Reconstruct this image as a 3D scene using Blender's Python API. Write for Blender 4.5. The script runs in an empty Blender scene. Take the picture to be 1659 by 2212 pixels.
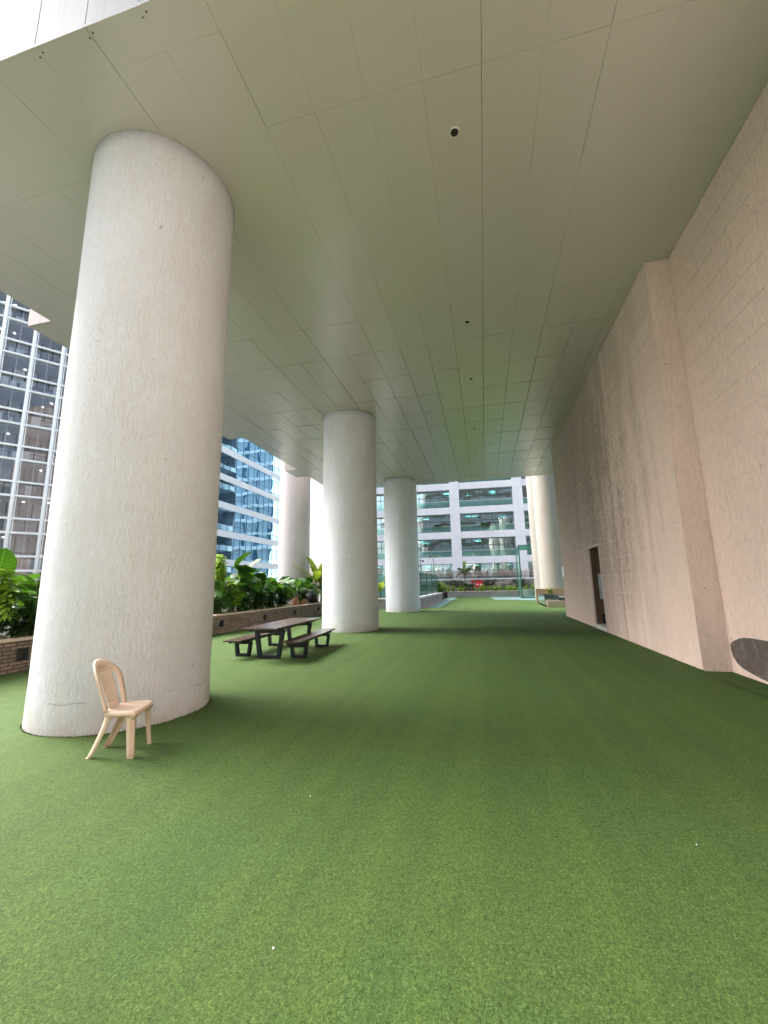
import bpy, bmesh, math, random
from mathutils import Vector, Matrix
R = math.radians
random.seed(7)
scene = bpy.context.scene
COL = scene.collection

# ---------------------------------------------------------------- camera
CAM_H = 1.65
cam_d = bpy.data.cameras.new('camera')
cam = bpy.data.objects.new('camera', cam_d); COL.objects.link(cam)
up = Vector((-94, -5056, 894)).normalized()
fw = Vector((217.5, 154, 894)); fw -= up * fw.dot(up); fw.normalize()
rt = (-up).cross(fw)
# rows of M are the world axes in camera space (right, down, forward)
cx = Vector((rt[0], fw[0], up[0])); cd = Vector((rt[1], fw[1], up[1])); cf = Vector((rt[2], fw[2], up[2]))
m3 = Matrix((cx, -cd, -cf)).transposed()
cam.matrix_world = Matrix.Translation((0, 0, CAM_H)) @ m3.to_4x4()
cam_d.sensor_fit = 'HORIZONTAL'; cam_d.sensor_width = 36.0
cam_d.lens = 36.0 * 894.0 / 1659.0
cam_d.clip_start = 0.05; cam_d.clip_end = 5000
scene.camera = cam

# ---------------------------------------------------------------- light
SUN_EL, SUN_AZ = 44.0, -78.0          # azimuth measured clockwise from +Y
w = bpy.data.worlds.new('World'); scene.world = w; w.use_nodes = True
nt = w.node_tree; nt.nodes.clear()
wo = nt.nodes.new('ShaderNodeOutputWorld'); bg = nt.nodes.new('ShaderNodeBackground')
sky = nt.nodes.new('ShaderNodeTexSky'); sky.sky_type = 'NISHITA'; sky.sun_disc = False
sky.sun_elevation = R(SUN_EL); sky.sun_rotation = R(SUN_AZ)
sky.air_density = 1.0; sky.dust_density = 6.0; sky.ozone_density = 1.0
hs = nt.nodes.new('ShaderNodeHueSaturation'); hs.inputs['Saturation'].default_value = 0.68
hs.inputs['Value'].default_value = 1.0
nt.links.new(sky.outputs[0], hs.inputs['Color']); nt.links.new(hs.outputs[0], bg.inputs['Color'])
bg.inputs['Strength'].default_value = 0.15
nt.links.new(bg.outputs[0], wo.inputs['Surface'])
sd = bpy.data.lights.new('sun', 'SUN'); sd.energy = 2.1; sd.angle = R(40); sd.color = (1.0, 0.98, 0.955)
sun = bpy.data.objects.new('sun', sd); COL.objects.link(sun)
sdir = Vector((math.sin(R(SUN_AZ)) * math.cos(R(SUN_EL)), math.cos(R(SUN_AZ)) * math.cos(R(SUN_EL)), math.sin(R(SUN_EL))))
sun.rotation_euler = sdir.to_track_quat('Z', 'Y').to_euler(); sun.location = (-30, -20, 60)
scene.view_settings.view_transform = 'Standard'; scene.view_settings.look = 'None'
scene.view_settings.exposure = 2.1; scene.view_settings.gamma = 1.0
scene.cycles.max_bounces = 12; scene.cycles.diffuse_bounces = 6
scene.cycles.transparent_max_bounces = 16
scene.cycles.sample_clamp_indirect = 6.0

# ---------------------------------------------------------------- mesh helpers
class MB:
    def __init__(s): s.v = []; s.f = []; s.uv = []; s.sm = []; s.mi = []
    def add(s, verts, faces, smooth=False, uvs=None, mi=0):
        o = len(s.v); s.v += [tuple(p) for p in verts]
        for i, f in enumerate(faces):
            s.f.append(tuple(o + k for k in f)); s.sm.append(smooth); s.mi.append(mi)
            s.uv.append(uvs[i] if uvs else None)
        return s
    def box(s, x0, y0, z0, x1, y1, z1, mi=0):
        return s.obox(Matrix.Translation(((x0+x1)/2, (y0+y1)/2, (z0+z1)/2)), abs(x1-x0), abs(y1-y0), abs(z1-z0), mi=mi)
    def obox(s, M, sx, sy, sz, taper=1.0, mi=0):
        a, b, c = sx/2, sy/2, sz/2
        vs = []
        for z, t in ((-c, taper), (c, 1.0)):
            for x, y in ((-a, -b), (a, -b), (a, b), (-a, b)): vs.append(M @ Vector((x*t, y*t, z)))
        return s.add(vs, [(0,3,2,1), (4,5,6,7), (0,1,5,4), (1,2,6,5), (2,3,7,6), (3,0,4,7)], mi=mi)
    def bbox(s, x0, y0, z0, x1, y1, z1, b=0.01, M=None):
        """box with chamfered edges"""
        bm = bmesh.new(); bmesh.ops.create_cube(bm, size=1)
        for v in bm.verts:
            v.co = Vector((x0+(v.co.x+.5)*(x1-x0), y0+(v.co.y+.5)*(y1-y0), z0+(v.co.z+.5)*(z1-z0)))
        bmesh.ops.bevel(bm, geom=bm.edges[:], offset=b, segments=2, profile=0.6, affect='EDGES')
        return s.bm(bm, M)
    def bm(s, bm, M=None, smooth=False):
        bm.verts.ensure_lookup_table()
        for i, v in enumerate(bm.verts): v.index = i
        vs = [(M @ v.co) if M else v.co.copy() for v in bm.verts]
        fs = [tuple(v.index for v in f.verts) for f in bm.faces]
        bm.free(); return s.add(vs, fs, smooth)
    def tube(s, pts, r, n=8, cap=True, flat=None):
        """pts list, r scalar or list; flat=(w,h) multiplies section axes"""
        pts = [Vector(p) for p in pts]; k = len(pts)
        rs = r if isinstance(r, (list, tuple)) else [r]*k
        vs = []; prev = None
        for i, p in enumerate(pts):
            t = (pts[min(i+1, k-1)] - pts[max(i-1, 0)]).normalized()
            if prev is None:
                a = t.orthogonal().normalized() if abs(t.z) > .9 else Vector((0, 0, 1)).cross(t).normalized()
            else:
                a = (prev - t*prev.dot(t)).normalized()
            prev = a; b = t.cross(a)
            for j in range(n):
                th = 2*math.pi*j/n
                vs.append(p + a*math.cos(th)*rs[i] + b*math.sin(th)*rs[i])
        fs = []
        for i in range(k-1):
            for j in range(n):
                fs.append((i*n+j, i*n+(j+1) % n, (i+1)*n+(j+1) % n, (i+1)*n+j))
        s.add(vs, fs, True)
        if cap:
            o = len(s.v) - k*n
            s.f.append(tuple(o+j for j in reversed(range(n)))); s.sm.append(False); s.uv.append(None); s.mi.append(0)
            s.f.append(tuple(o+(k-1)*n+j for j in range(n))); s.sm.append(False); s.uv.append(None); s.mi.append(0)
        return s
    def lathe(s, prof, n=24, M=None, close=False):
        vs = []; fs = []
        for r, z in prof:
            for j in range(n):
                a = 2*math.pi*j/n; p = Vector((r*math.cos(a), r*math.sin(a), z))
                vs.append(M @ p if M else p)
        for i in range(len(prof)-1):
            for j in range(n):
                fs.append((i*n+j, i*n+(j+1) % n, (i+1)*n+(j+1) % n, (i+1)*n+j))
        return s.add(vs, fs, True)
    def build(s, name, mat, parent=None):
        me = bpy.data.meshes.new(name); me.from_pydata(s.v, [], s.f)
        for i, p in enumerate(me.polygons): p.use_smooth = s.sm[i]
        if any(u is not None for u in s.uv):
            ul = me.uv_layers.new(name='uv')
            for i, p in enumerate(me.polygons):
                if s.uv[i] is not None:
                    for q, li in enumerate(p.loop_indices): ul.data[li].uv = s.uv[i][q]
        mats = mat if isinstance(mat, (list, tuple)) else [mat]
        for m in mats: me.materials.append(m)
        if len(mats) > 1:
            for i, p in enumerate(me.polygons): p.material_index = s.mi[i]
        me.update()
        o = bpy.data.objects.new(name, me); COL.objects.link(o)
        if parent: o.parent = parent
        return o

def tag(o, label=None, cat=None, group=None, kind=None):
    if label: o['label'] = label
    if cat: o['category'] = cat
    if group: o['group'] = group
    if kind: o['kind'] = kind
    return o
def thing(name, label, cat, loc=(0, 0, 0), rz=0.0, group=None):
    o = bpy.data.objects.new(name, None); COL.objects.link(o)
    o.empty_display_size = .2
    o.location = loc; o.rotation_euler = (0, 0, rz)
    return tag(o, label, cat, group)
def copy_tree(o, parent=None):
    c = o.copy(); COL.objects.link(c)
    if parent: c.parent = parent
    for ch in list(o.children): copy_tree(ch, c)
    return c

# ---------------------------------------------------------------- materials
class NT:
    def __init__(s, name):
        s.m = bpy.data.materials.new(name); s.m.use_nodes = True
        s.t = s.m.node_tree; s.t.nodes.clear()
        s.out = s.n('ShaderNodeOutputMaterial'); s.p = s.n('ShaderNodeBsdfPrincipled')
        s.l(s.p.outputs[0], s.out.inputs['Surface'])
        s._tc = None
    def n(s, k, **kw):
        x = s.t.nodes.new(k)
        for a, b in kw.items(): setattr(x, a, b)
        return x
    def l(s, a, b): s.t.links.new(a, b)
    def co(s, scale=(1, 1, 1), rot=(0, 0, 0), kind='Object'):
        tc = s.n('ShaderNodeTexCoord'); mp = s.n('ShaderNodeMapping')
        mp.inputs['Scale'].default_value = scale; mp.inputs['Rotation'].default_value = rot
        s.l(tc.outputs[kind], mp.inputs['Vector']); return mp.outputs[0]
    def noise(s, scale, detail=4, rough=.55, co=None, dist=0.0):
        x = s.n('ShaderNodeTexNoise'); x.inputs['Scale'].default_value = scale
        x.inputs['Detail'].default_value = detail; x.inputs['Roughness'].default_value = rough
        x.inputs['Distortion'].default_value = dist
        s.l(co if co else s.co(), x.inputs['Vector']); return x.outputs['Fac']
    def ramp(s, fac, stops):
        x = s.n('ShaderNodeValToRGB'); e = x.color_ramp.elements
        while len(e) < len(stops): e.new(.5)
        for i, (p, c) in enumerate(stops):
            e[i].position = p; e[i].color = (c[0], c[1], c[2], 1) if not isinstance(c, (int, float)) else (c, c, c, 1)
        s.l(fac, x.inputs[0]); return x.outputs[0]
    def mix(s, fac, a, b, mode='MIX'):
        x = s.n('ShaderNodeMix', data_type='RGBA', blend_type=mode)
        for inp, val in ((x.inputs[0], fac), (x.inputs[6], a), (x.inputs[7], b)):
            if hasattr(val, 'is_linked') or hasattr(val, 'links'): s.l(val, inp)
            elif isinstance(val, (int, float)) and inp.type == 'VALUE': inp.default_value = val
            else: inp.default_value = (val[0], val[1], val[2], 1) if not isinstance(val, (int, float)) else (val, val, val, 1)
        return x.outputs[2]
    def math(s, op, a, b=0.0):
        x = s.n('ShaderNodeMath', operation=op)
        for i, val in enumerate((a, b)):
            if isinstance(val, (int, float)): x.inputs[i].default_value = val
            else: s.l(val, x.inputs[i])
        return x.outputs[0]
    def bump(s, h, dist=.01, strength=1.0, prev=None):
        x = s.n('ShaderNodeBump'); x.inputs['Distance'].default_value = dist; x.inputs['Strength'].default_value = strength
        s.l(h, x.inputs['Height'])
        if prev: s.l(prev, x.inputs['Normal'])
        return x.outputs[0]
    def set(s, color=None, rough=.6, normal=None, metal=0, spec=.5, **kw):
        if color is not None:
            if isinstance(color, tuple): s.p.inputs['Base Color'].default_value = (*color, 1)
            else: s.l(color, s.p.inputs['Base Color'])
        if isinstance(rough, (int, float)): s.p.inputs['Roughness'].default_value = rough
        else: s.l(rough, s.p.inputs['Roughness'])
        s.p.inputs['Metallic'].default_value = metal; s.p.inputs['Specular IOR Level'].default_value = spec
        if normal: s.l(normal, s.p.inputs['Normal'])
        for k, v in kw.items(): s.p.inputs[k].default_value = v
        return s.m

def simple(name, c, rough=.5, metal=0, var=.12, scale=6, bumpd=0, spec=.5):
    n = NT(name); f = n.noise(scale, 5)
    col = n.mix(f, tuple(x*(1-var) for x in c), tuple(min(1, x*(1+var)) for x in c))
    nm = n.bump(n.noise(scale*14, 3), bumpd) if bumpd else None
    return n.set(col, rough, nm, metal, spec)

def m_patch():
    n = NT('patch_cement'); a = n.noise(2.6, 5, .6, None, .5); b_ = n.noise(24, 4)
    col = n.mix(n.ramp(b_, [(.3, 0), (.7, 1)]), (.085, .068, .060), (.135, .11, .098))
    col = n.mix(n.ramp(a, [(.52, 0), (.66, .6)]), col, (.20, .195, .195))
    return n.set(col, .95, n.bump(n.noise(14, 5, .65), .03, 1.0), 0, .3)
def m_turf():
    n = NT('turf_fibre')
    a = n.noise(76, 3, .7, n.co((1, .6, 1), (0, 0, .5)), 1.3)
    b = n.noise(150, 2, .65, n.co((.6, 1, 1), (0, 0, -.35)), 1.5)
    big = n.noise(.55, 4, .55); mid = n.noise(5, 4, .6)
    stripe = n.noise(3.2, 3, .6, n.co((1, .02, 1)))
    f = n.math('MULTIPLY', n.math('ADD', a, b), .5)
    col = n.ramp(f, [(.34, (.010, .026, .005)), (.45, (.036, .078, .016)), (.55, (.066, .128, .030)), (.68, (.138, .222, .074))])
    col = n.mix(n.ramp(mid, [(.35, 0), (.7, 1)]), col, n.mix(1.0, col, (.90, .93, .86), 'MULTIPLY'))
    col = n.mix(n.ramp(big, [(.35, 0), (.65, 1)]), col, n.mix(1.0, col, (1.14, 1.02, .9), 'MULTIPLY'))
    col = n.mix(n.ramp(stripe, [(.42, 0), (.66, .55)]), col, n.mix(1.0, col, (1.35, 1.25, 1.1), 'MULTIPLY'))
    nm = n.bump(f, .02, .9); nm = n.bump(n.noise(1.3, 3), .05, .5, nm)
    return n.set(col, .85, nm, 0, .25)
def m_column(name='column_plaster', c1=(.76, .81, .88), c2=(.71, .75, .81), k=1.2):
    n = NT(name)
    q = lambda c: tuple(x*k for x in c)
    st = n.noise(38, 6, .7, n.co((1, 1, .27)), .4); fine = n.noise(95, 3, .6, n.co((1, 1, .6)), 1)
    drip = n.noise(7, 5, .6, n.co((1, 1, .12))); big = n.noise(.9, 4)
    low = n.noise(3, 6, .65)
    col = n.mix(n.ramp(big, [(.35, 0), (.7, 1)]), c1, c2)
    col = n.mix(n.ramp(drip, [(.5, 0), (.75, .35)]), col, q((.55, .50, .44)))
    col = n.mix(n.ramp(st, [(.30, .6), (.60, 0)]), col, q((.50, .50, .505)))
    tc = n.n('ShaderNodeTexCoord'); sx = n.n('ShaderNodeSeparateXYZ'); n.l(tc.outputs['Object'], sx.inputs[0])
    zz = n.math('ADD', sx.outputs['Z'], n.math('MULTIPLY', n.math('SUBTRACT', low, .5), .9))
    col = n.mix(n.ramp(zz, [(.02, .6), (.34, 0)]), col, q((.46, .42, .37)))
    cr = n.math('ABSOLUTE', n.math('SUBTRACT', n.math('ADD', sx.outputs['Z'], n.math('MULTIPLY', n.math('SUBTRACT', n.noise(3.5, 5), .5), .16)), .36))
    cm = n.math('MULTIPLY', n.ramp(cr, [(.002, .8), (.007, 0)]), n.ramp(n.noise(2.3, 3), [(.50, 0), (.56, .8)]))
    col = n.mix(cm, col, q((.22, .20, .17)))
    sp = n.noise(9, 2, .4); col = n.mix(n.ramp(sp, [(.76, 0), (.79, .5)]), col, (.3, .27, .23))
    nm = n.bump(st, .055, 1.0); nm = n.bump(fine, .006, .8, nm); nm = n.bump(low, .02, .5, nm)
    return n.set(col, .8, nm, 0, .3)
def m_wall():
    n = NT('wall_plaster')
    st = n.noise(26, 5, .6, n.co((1, 1, .25)), .5); fine = n.noise(110, 3, .6)
    drip = n.noise(2.2, 7, .75, n.co((1, 1, .16))); drip2 = n.noise(16, 5, .65, n.co((1, 1, .12)))
    big = n.noise(.5, 4)
    col = n.mix(n.ramp(big, [(.35, 0), (.7, 1)]), (.82, .64, .565), (.77, .60, .525))
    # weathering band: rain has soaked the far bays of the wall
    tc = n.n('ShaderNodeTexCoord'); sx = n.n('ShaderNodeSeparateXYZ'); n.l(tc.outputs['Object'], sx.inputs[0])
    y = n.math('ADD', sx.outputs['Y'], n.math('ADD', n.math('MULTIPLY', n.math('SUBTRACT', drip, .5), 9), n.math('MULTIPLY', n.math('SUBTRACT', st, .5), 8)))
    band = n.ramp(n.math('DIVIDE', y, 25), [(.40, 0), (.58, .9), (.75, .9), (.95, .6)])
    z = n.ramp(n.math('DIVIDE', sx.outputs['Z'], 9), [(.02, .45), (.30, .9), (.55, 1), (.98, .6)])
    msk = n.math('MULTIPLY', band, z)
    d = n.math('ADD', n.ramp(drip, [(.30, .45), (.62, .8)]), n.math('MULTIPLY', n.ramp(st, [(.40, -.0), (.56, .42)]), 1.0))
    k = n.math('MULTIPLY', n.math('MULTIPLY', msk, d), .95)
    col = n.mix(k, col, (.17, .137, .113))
    col = n.mix(n.ramp(st, [(.32, .38), (.6, 0)]), col, (.40, .33, .28))
    col = n.mix(n.ramp(n.noise(120, 3, .7), [(.35, .30), (.6, 0)]), col, (.40, .32, .27))
    sp = n.noise(11, 2, .4); col = n.mix(n.ramp(sp, [(.755, 0), (.775, .6)]), col, (.2, .16, .12))
    nm = n.bump(st, .014, .9); nm = n.bump(fine, .006, .8, nm); nm = n.bump(n.noise(2, 4), .03, .5, nm)
    return n.set(col, .85, nm, 0, .3)
def m_ceiling():
    n = NT('ceiling_panel')
    big = n.noise(.35, 4); g = n.noise(300, 2)
    col = n.mix(n.ramp(big, [(.35, 0), (.65, 1)]), (.54, .505, .50), (.525, .49, .48))
    return n.set(col, .3, None, 0, .8, **{'Coat Weight': 1.0, 'Coat Roughness': .26, 'Coat IOR': 1.7})
def m_facade(name, c, streak=.5):
    n = NT(name); d = n.noise(9, 5, .65, n.co((1, 1, .06))); b = n.noise(1.2, 5)
    col = n.mix(n.ramp(d, [(.5, 0), (.75, streak)]), c, tuple(x*.55 for x in c))
    col = n.mix(n.ramp(b, [(.4, 0), (.75, .3)]), col, tuple(x*.8 for x in c))
    return n.set(col, .45, n.bump(n.noise(2, 3), .01, .4), 0, .5)
def m_brick(name, c1, c2, mortar, bw, bh, ms=.012, rough=.85, axis='X', bd=.012):
    n = NT(name); tc = n.n('ShaderNodeTexCoord'); sx = n.n('ShaderNodeSeparateXYZ'); cb = n.n('ShaderNodeCombineXYZ')
    n.l(tc.outputs['Object'], sx.inputs[0]); n.l(n.math('ADD', sx.outputs['X'], sx.outputs['Y']), cb.inputs[0]); n.l(sx.outputs['Z'], cb.inputs[1])
    b = n.n('ShaderNodeTexBrick'); n.l(cb.outputs[0], b.inputs['Vector'])
    b.inputs['Scale'].default_value = 1; b.inputs['Brick Width'].default_value = bw; b.inputs['Row Height'].default_value = bh
    b.inputs['Mortar Size'].default_value = ms; b.inputs['Mortar Smooth'].default_value = .3; b.offset = .43
    b.inputs['Color1'].default_value = (*c1, 1); b.inputs['Color2'].default_value = (*c2, 1); b.inputs['Mortar'].default_value = (*mortar, 1)
    v = n.noise(4, 5); col = n.mix(n.ramp(v, [(.35, 0), (.7, .6)]), b.outputs['Color'], n.mix(1.0, b.outputs['Color'], (.6, .58, .55), 'MULTIPLY'))
    f2 = n.noise(35, 4); col = n.mix(n.ramp(f2, [(.5, 0), (.8, .5)]), col, tuple(x*1.5 for x in c1))
    nm = n.bump(n.math('SUBTRACT', 1.0, b.outputs['Fac']), bd, 1.0); nm = n.bump(f2, .006, .8, nm)
    return n.set(col, rough, nm, 0, .3)
def m_leaf(name, c, c2, tr=.3, rough=.35, veins=True):
    n = NT(name)
    v = n.noise(2.2, 4); col = n.mix(n.ramp(v, [(.3, 0), (.7, 1)]), c, c2)
    nm = n.bump(n.noise(12, 3), .01, .5)
    if veins:
        tc = n.n('ShaderNodeTexCoord'); sx = n.n('ShaderNodeSeparateXYZ'); n.l(tc.outputs['UV'], sx.inputs[0])
        av = n.math('ABSOLUTE', n.math('SUBTRACT', sx.outputs['Y'], .5))
        ph = n.math('MULTIPLY', n.math('SUBTRACT', sx.outputs['X'], n.math('MULTIPLY', av, .55)), 8.0)
        fr = n.math('ABSOLUTE', n.math('SUBTRACT', n.math('FRACT', ph), .5))
        vein = n.math('MAXIMUM', n.ramp(fr, [(.0, 1), (.07, 0)]), n.ramp(av, [(.0, 1), (.035, 0)]))
        col = n.mix(n.math('MULTIPLY', vein, .55), col, tuple(min(1, x*2.3+.03) for x in c2))
        nm = n.bump(fr, .02, .6, nm)
    m = n.set(col, rough, nm, 0, .28)
    tb = n.n('ShaderNodeBsdfTranslucent'); mx = n.n('ShaderNodeMixShader'); mx.inputs[0].default_value = tr
    c3 = n.mix(1.0, col, (1.5, 1.35, .5), 'MULTIPLY'); n.l(c3, tb.inputs['Color'])
    n.l(n.p.outputs[0], mx.inputs[1]); n.l(tb.outputs[0], mx.inputs[2]); n.l(mx.outputs[0], n.out.inputs['Surface'])
    return m
def m_glass(name, tint, refl=.35, rtint=(1, 1, 1), wave=.02, rough=.01, wscale=.5, body=0.0):
    """see-through tinted sheet with a mirror layer that wobbles like real toughened glass"""
    n = NT(name); n.t.nodes.remove(n.p)
    tr = n.n('ShaderNodeBsdfTransparent'); tr.inputs[0].default_value = (*tint, 1)
    gl = n.n('ShaderNodeBsdfGlossy'); gl.inputs['Color'].default_value = (*rtint, 1); gl.inputs['Roughness'].default_value = rough
    nm = n.bump(n.noise(wscale, 1, .4), wave, 1.0); n.l(nm, gl.inputs['Normal'])
    fr = n.n('ShaderNodeFresnel'); fr.inputs[0].default_value = 1.5
    f = n.math('MINIMUM', n.math('ADD', fr.outputs[0], refl), 1.0)
    base = tr.outputs[0]
    if body > 0:
        df = n.n('ShaderNodeBsdfDiffuse'); df.inputs[0].default_value = (*[min(1, x*.9) for x in tint], 1)
        m1 = n.n('ShaderNodeMixShader'); m1.inputs[0].default_value = body
        n.l(tr.outputs[0], m1.inputs[1]); n.l(df.outputs[0], m1.inputs[2]); base = m1.outputs[0]
    mx = n.n('ShaderNodeMixShader'); n.l(f, mx.inputs[0]); n.l(base, mx.inputs[1]); n.l(gl.outputs[0], mx.inputs[2])
    n.l(mx.outputs[0], n.out.inputs['Surface']); return n.m
def m_emit(name, c, s):
    n = NT(name); return n.set((.8, .8, .8), .5, **{'Emission Color': (*c, 1), 'Emission Strength': s})
def m_wood(name, c1, c2, rough=.45):
    n = NT(name); g = n.noise(14, 5, .6, n.co((1, .08, 1)), .4)
    col = n.mix(n.ramp(g, [(.3, 0), (.7, 1)]), c1, c2)
    return n.set(col, rough, n.bump(g, .004, .6), 0, .5)

MT = dict(
    turf=m_turf(), column=m_column(), column_beige=m_column('column_plaster_beige', (.50, .455, .40), (.45, .41, .355), .75), column_pink=m_column('column_plaster_pink', (.70, .655, .65), (.64, .595, .585), 1.0), wall=m_wall(), ceiling=m_ceiling(),
    joint=simple('joint_filler', (.07, .07, .06), .9), groove=simple('groove_paint', (.68, .56, .48), .9),
    facade=m_facade('facade_panel', (.16, .18, .20), .6), facade_pink=m_facade('facade_panel_pink', (.42, .37, .37), .3),
    brick=m_brick('planter_brick', (.33, .24, .18), (.20, .15, .115), (.055, .042, .035), .24, .076, .010),
    slate=m_brick('ledger_stone', (.42, .40, .37), (.26, .25, .235), (.11, .105, .10), .46, .085, .010),
    coping=simple('coping_stone', (.58, .44, .37), .6, var=.2, scale=9, bumpd=.002),
    coping_white=simple('coping_white', (.62, .60, .58), .6, var=.1),
    concrete=simple('deck_concrete', (.36, .35, .33), .9, var=.15, scale=2, bumpd=.004),
    asphalt=simple('city_ground', (.09, .095, .085), .9, var=.3, scale=.03),
    soil=simple('soil', (.035, .024, .016), .95, var=.4, scale=15, bumpd=.03),
    niche=simple('niche_metal', (.05, .048, .045), .6),
    elephant=m_leaf('elephant_leaf', (.016, .058, .009), (.040, .112, .016), .22, .45),
    elephant2=m_leaf('elephant_leaf_light', (.034, .105, .013), (.066, .175, .026), .30, .48),
    lime=m_leaf('lime_leaf', (.17, .32, .03), (.32, .48, .07), .35, .4, False),
    dark_leaf=m_leaf('shrub_leaf', (.014, .042, .010), (.04, .09, .02), .2, .35, False),
    banana=m_leaf('banana_leaf', (.12, .22, .03), (.24, .33, .07), .45, .4),
    cover=m_leaf('cover_leaf', (.15, .21, .05), (.32, .34, .12), .3, .5, False),
    palm=m_leaf('palm_leaf', (.04, .085, .035), (.11, .15, .07), .25, .5, False),
    stem=simple('plant_stem', (.07, .12, .035), .5), trunk=simple('palm_trunk', (.20, .17, .13), .9, var=.3, scale=20, bumpd=.01),
    plank=m_wood('table_plank', (.055, .030, .024), (.105, .062, .050), .24),
    navy=simple('navy_steel', (.010, .013, .021), .4, .3),
    plastic=simple('beige_plastic', (.60, .475, .375), .36, var=.05, scale=4),
    teal=simple('teal_steel', (.008, .10, .075), .4, .2), jointdark=simple('joint_mastic', (.34, .27, .22), .9), refl=simple('distant_glazing', (.48, .54, .58), .3, var=.3, scale=.3), black=simple('black_steel', (.012, .012, .012), .5),
    white=simple('white_paint', (.72, .74, .75), .45, var=.05), pinkwhite=m_facade('far_cladding', (.90, .875, .89), .05),
    tubewhite=simple('tube_paint', (.80, .84, .82), .4, var=.08, scale=2), mull=simple('mullion_grey', (.10, .11, .12), .5),
    blueband=m_facade('blue_building_band', (.88, .93, .93), .08), bluemull=simple('blue_mullion', (.05, .12, .19), .4),
    atrium_wall=m_brick('atrium_back_wall', (.55, .57, .60), (.10, .105, .12), (.04, .04, .045), 1.15, 2.035, .09, .6, bd=.0), interior=simple('office_interior', (.24, .25, .28), .9, var=.7, scale=.8),
    slab=simple('office_slab', (.50, .50, .52), .9), curtain=simple('office_blind', (.66, .68, .70), .8, var=.3, scale=3),
    glass_far=m_glass('far_building_glass', (.32, .66, .66), .50, (.88, 1.0, 1.0), .045, .015, .45),
    glass_blue=m_glass('blue_building_glass', (.10, .34, .52), .74, (.46, .80, 1.0), .05, .01, .22),
    glass_exo=m_glass('atrium_glass', (.88, .91, .93), .0, (1, 1, 1), .01, .02, .5),
    glass_rail=m_glass('rail_glass', (.60, .88, .84), .16, (.9, 1, .98), .004, .05, 1, .12),
    glass_fence=m_glass('fence_glass', (.40, .74, .70), .10, (.9, 1, 1), .004, .08, 1, .35),
    net=m_glass('green_screen_panel', (.12, .58, .44), .04, (1, 1, 1), .002, .2, 1, .30),
    beige=m_facade('beige_low_wall', (.52, .40, .30), .2), brown=m_facade('brown_low_wall', (.40, .25, .17), .2),
    mirror=simple('polished_steel', (.55, .66, .66), .12, .9), red=simple('red_paint', (.62, .012, .025), .4, var=.08),
    doorwood=m_wood('door_wood', (.07, .042, .026), (.12, .075, .045), .55), doorleaf=m_wood('door_leaf', (.10, .058, .032), (.16, .10, .06), .5), trim=simple('door_trim', (.50, .40, .37), .6),
    sill=simple('marble_sill', (.62, .58, .53), .4), dark=simple('corridor_dark', (.022, .020, .018), .8),
    paper=simple('white_board', (.52, .57, .60), .5), stickm=m_wood('stick_wood', (.16, .12, .10), (.36, .29, .25), .9),
    rock=simple('rubble_stone', (.30, .27, .23), .9, var=.45, scale=3, bumpd=.02), terracotta=simple('terracotta', (.34, .17, .09), .85, var=.3, scale=9, bumpd=.006),
    bag=simple('black_plastic_bag', (.006, .006, .009), .45, var=.2), lamp_white=simple('lamp_ring', (.62, .62, .56), .4),
    cement=m_patch(), bluemat=simple('blue_turf', (.14, .23, .22), .9, var=.2, scale=40, bumpd=.006),
    redbrick=simple('red_paving', (.36, .22, .18), .9, var=.2, scale=12),
    officelight=m_emit('office_light', (1, .97, .9), 6.0), screen_red=m_emit('screen_red', (.9, .18, .12), .5), screen_blue=m_emit('screen_blue', (.12, .1, 1), 1.6),
)

# ================================================================ SETTING
b = MB(); b.add([(-600, -600, -14), (600, -600, -14), (600, 900, -14), (-600, 900, -14)], [(0, 1, 2, 3)])
tag(b.build('ground', MT['asphalt']), kind='structure')
b = MB(); b.box(-16.5, -30, -1.2, 24, 60, -.06)
tag(b.build('deck', MT['concrete']), kind='structure')
from mathutils import noise as mn
gx = [-16, -12, -9, -7] + [-6+.1*i for i in range(0, 106)] + [6, 10, 23.5]
gy = [-29.5, -12, -3] + [-.5+.1*i for i in range(0, 105)] + [10.5+1.5*i for i in range(0, 28)] + [52.45]
gx.sort(); gy = sorted(gy)
def turf_z(x, y):
    k = max(0, min(1, (6-abs(x))/1.5))*max(0, min(1, (y+1)))*max(0, min(1, (10-y)/2))
    z = .010*mn.noise(Vector((x*.55, y*.55, 1)))+.005*mn.noise(Vector((x*1.7, y*1.7, 4)))
    for ax, ay, bx_, by_, hgt_ in ((1.35, 1.75, 2.5, 1.35, .040), (1.6, 2.15, 2.9, 1.65, .030), (3.62, 8.9, 3.55, 5.5, .022), (.3, 4.6, 1.6, 4.35, .014), (-2.0, 6.6, .6, 6.9, .010)):
        d = Vector((bx_-ax, by_-ay)); L = d.length; d /= L; q = Vector((x-ax, y-ay)); t = q.dot(d); o = q.x*d.y-q.y*d.x
        o += .07*mn.noise(Vector((t*2, ax, 0)))
        if -.2 < t < L+.2: z += hgt_*math.exp(-(o/.07)**2)*min(1, max(0, (t+.2)*3))*min(1, max(0, (L+.2-t)*3))
    return z*k
b = MB(); ng = len(gx)
b.add([(x, y, turf_z(x, y)) for y in gy for x in gx], [(j*ng+i, j*ng+i+1, (j+1)*ng+i+1, (j+1)*ng+i) for j in range(len(gy)-1) for i in range(ng-1)], True)
tag(b.build('turf', MT['turf']), kind='structure')
b = MB(); pts = []
for i in range(60):
    u = i/59; x = 3.76-.10*u+.035*mn.noise(Vector((u*9, 0, 0))); y = 9.04-6.5*u; pts.append((x, y, .012*abs(mn.noise(Vector((u*14, 3, 0))))+.006))
vs = []
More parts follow.
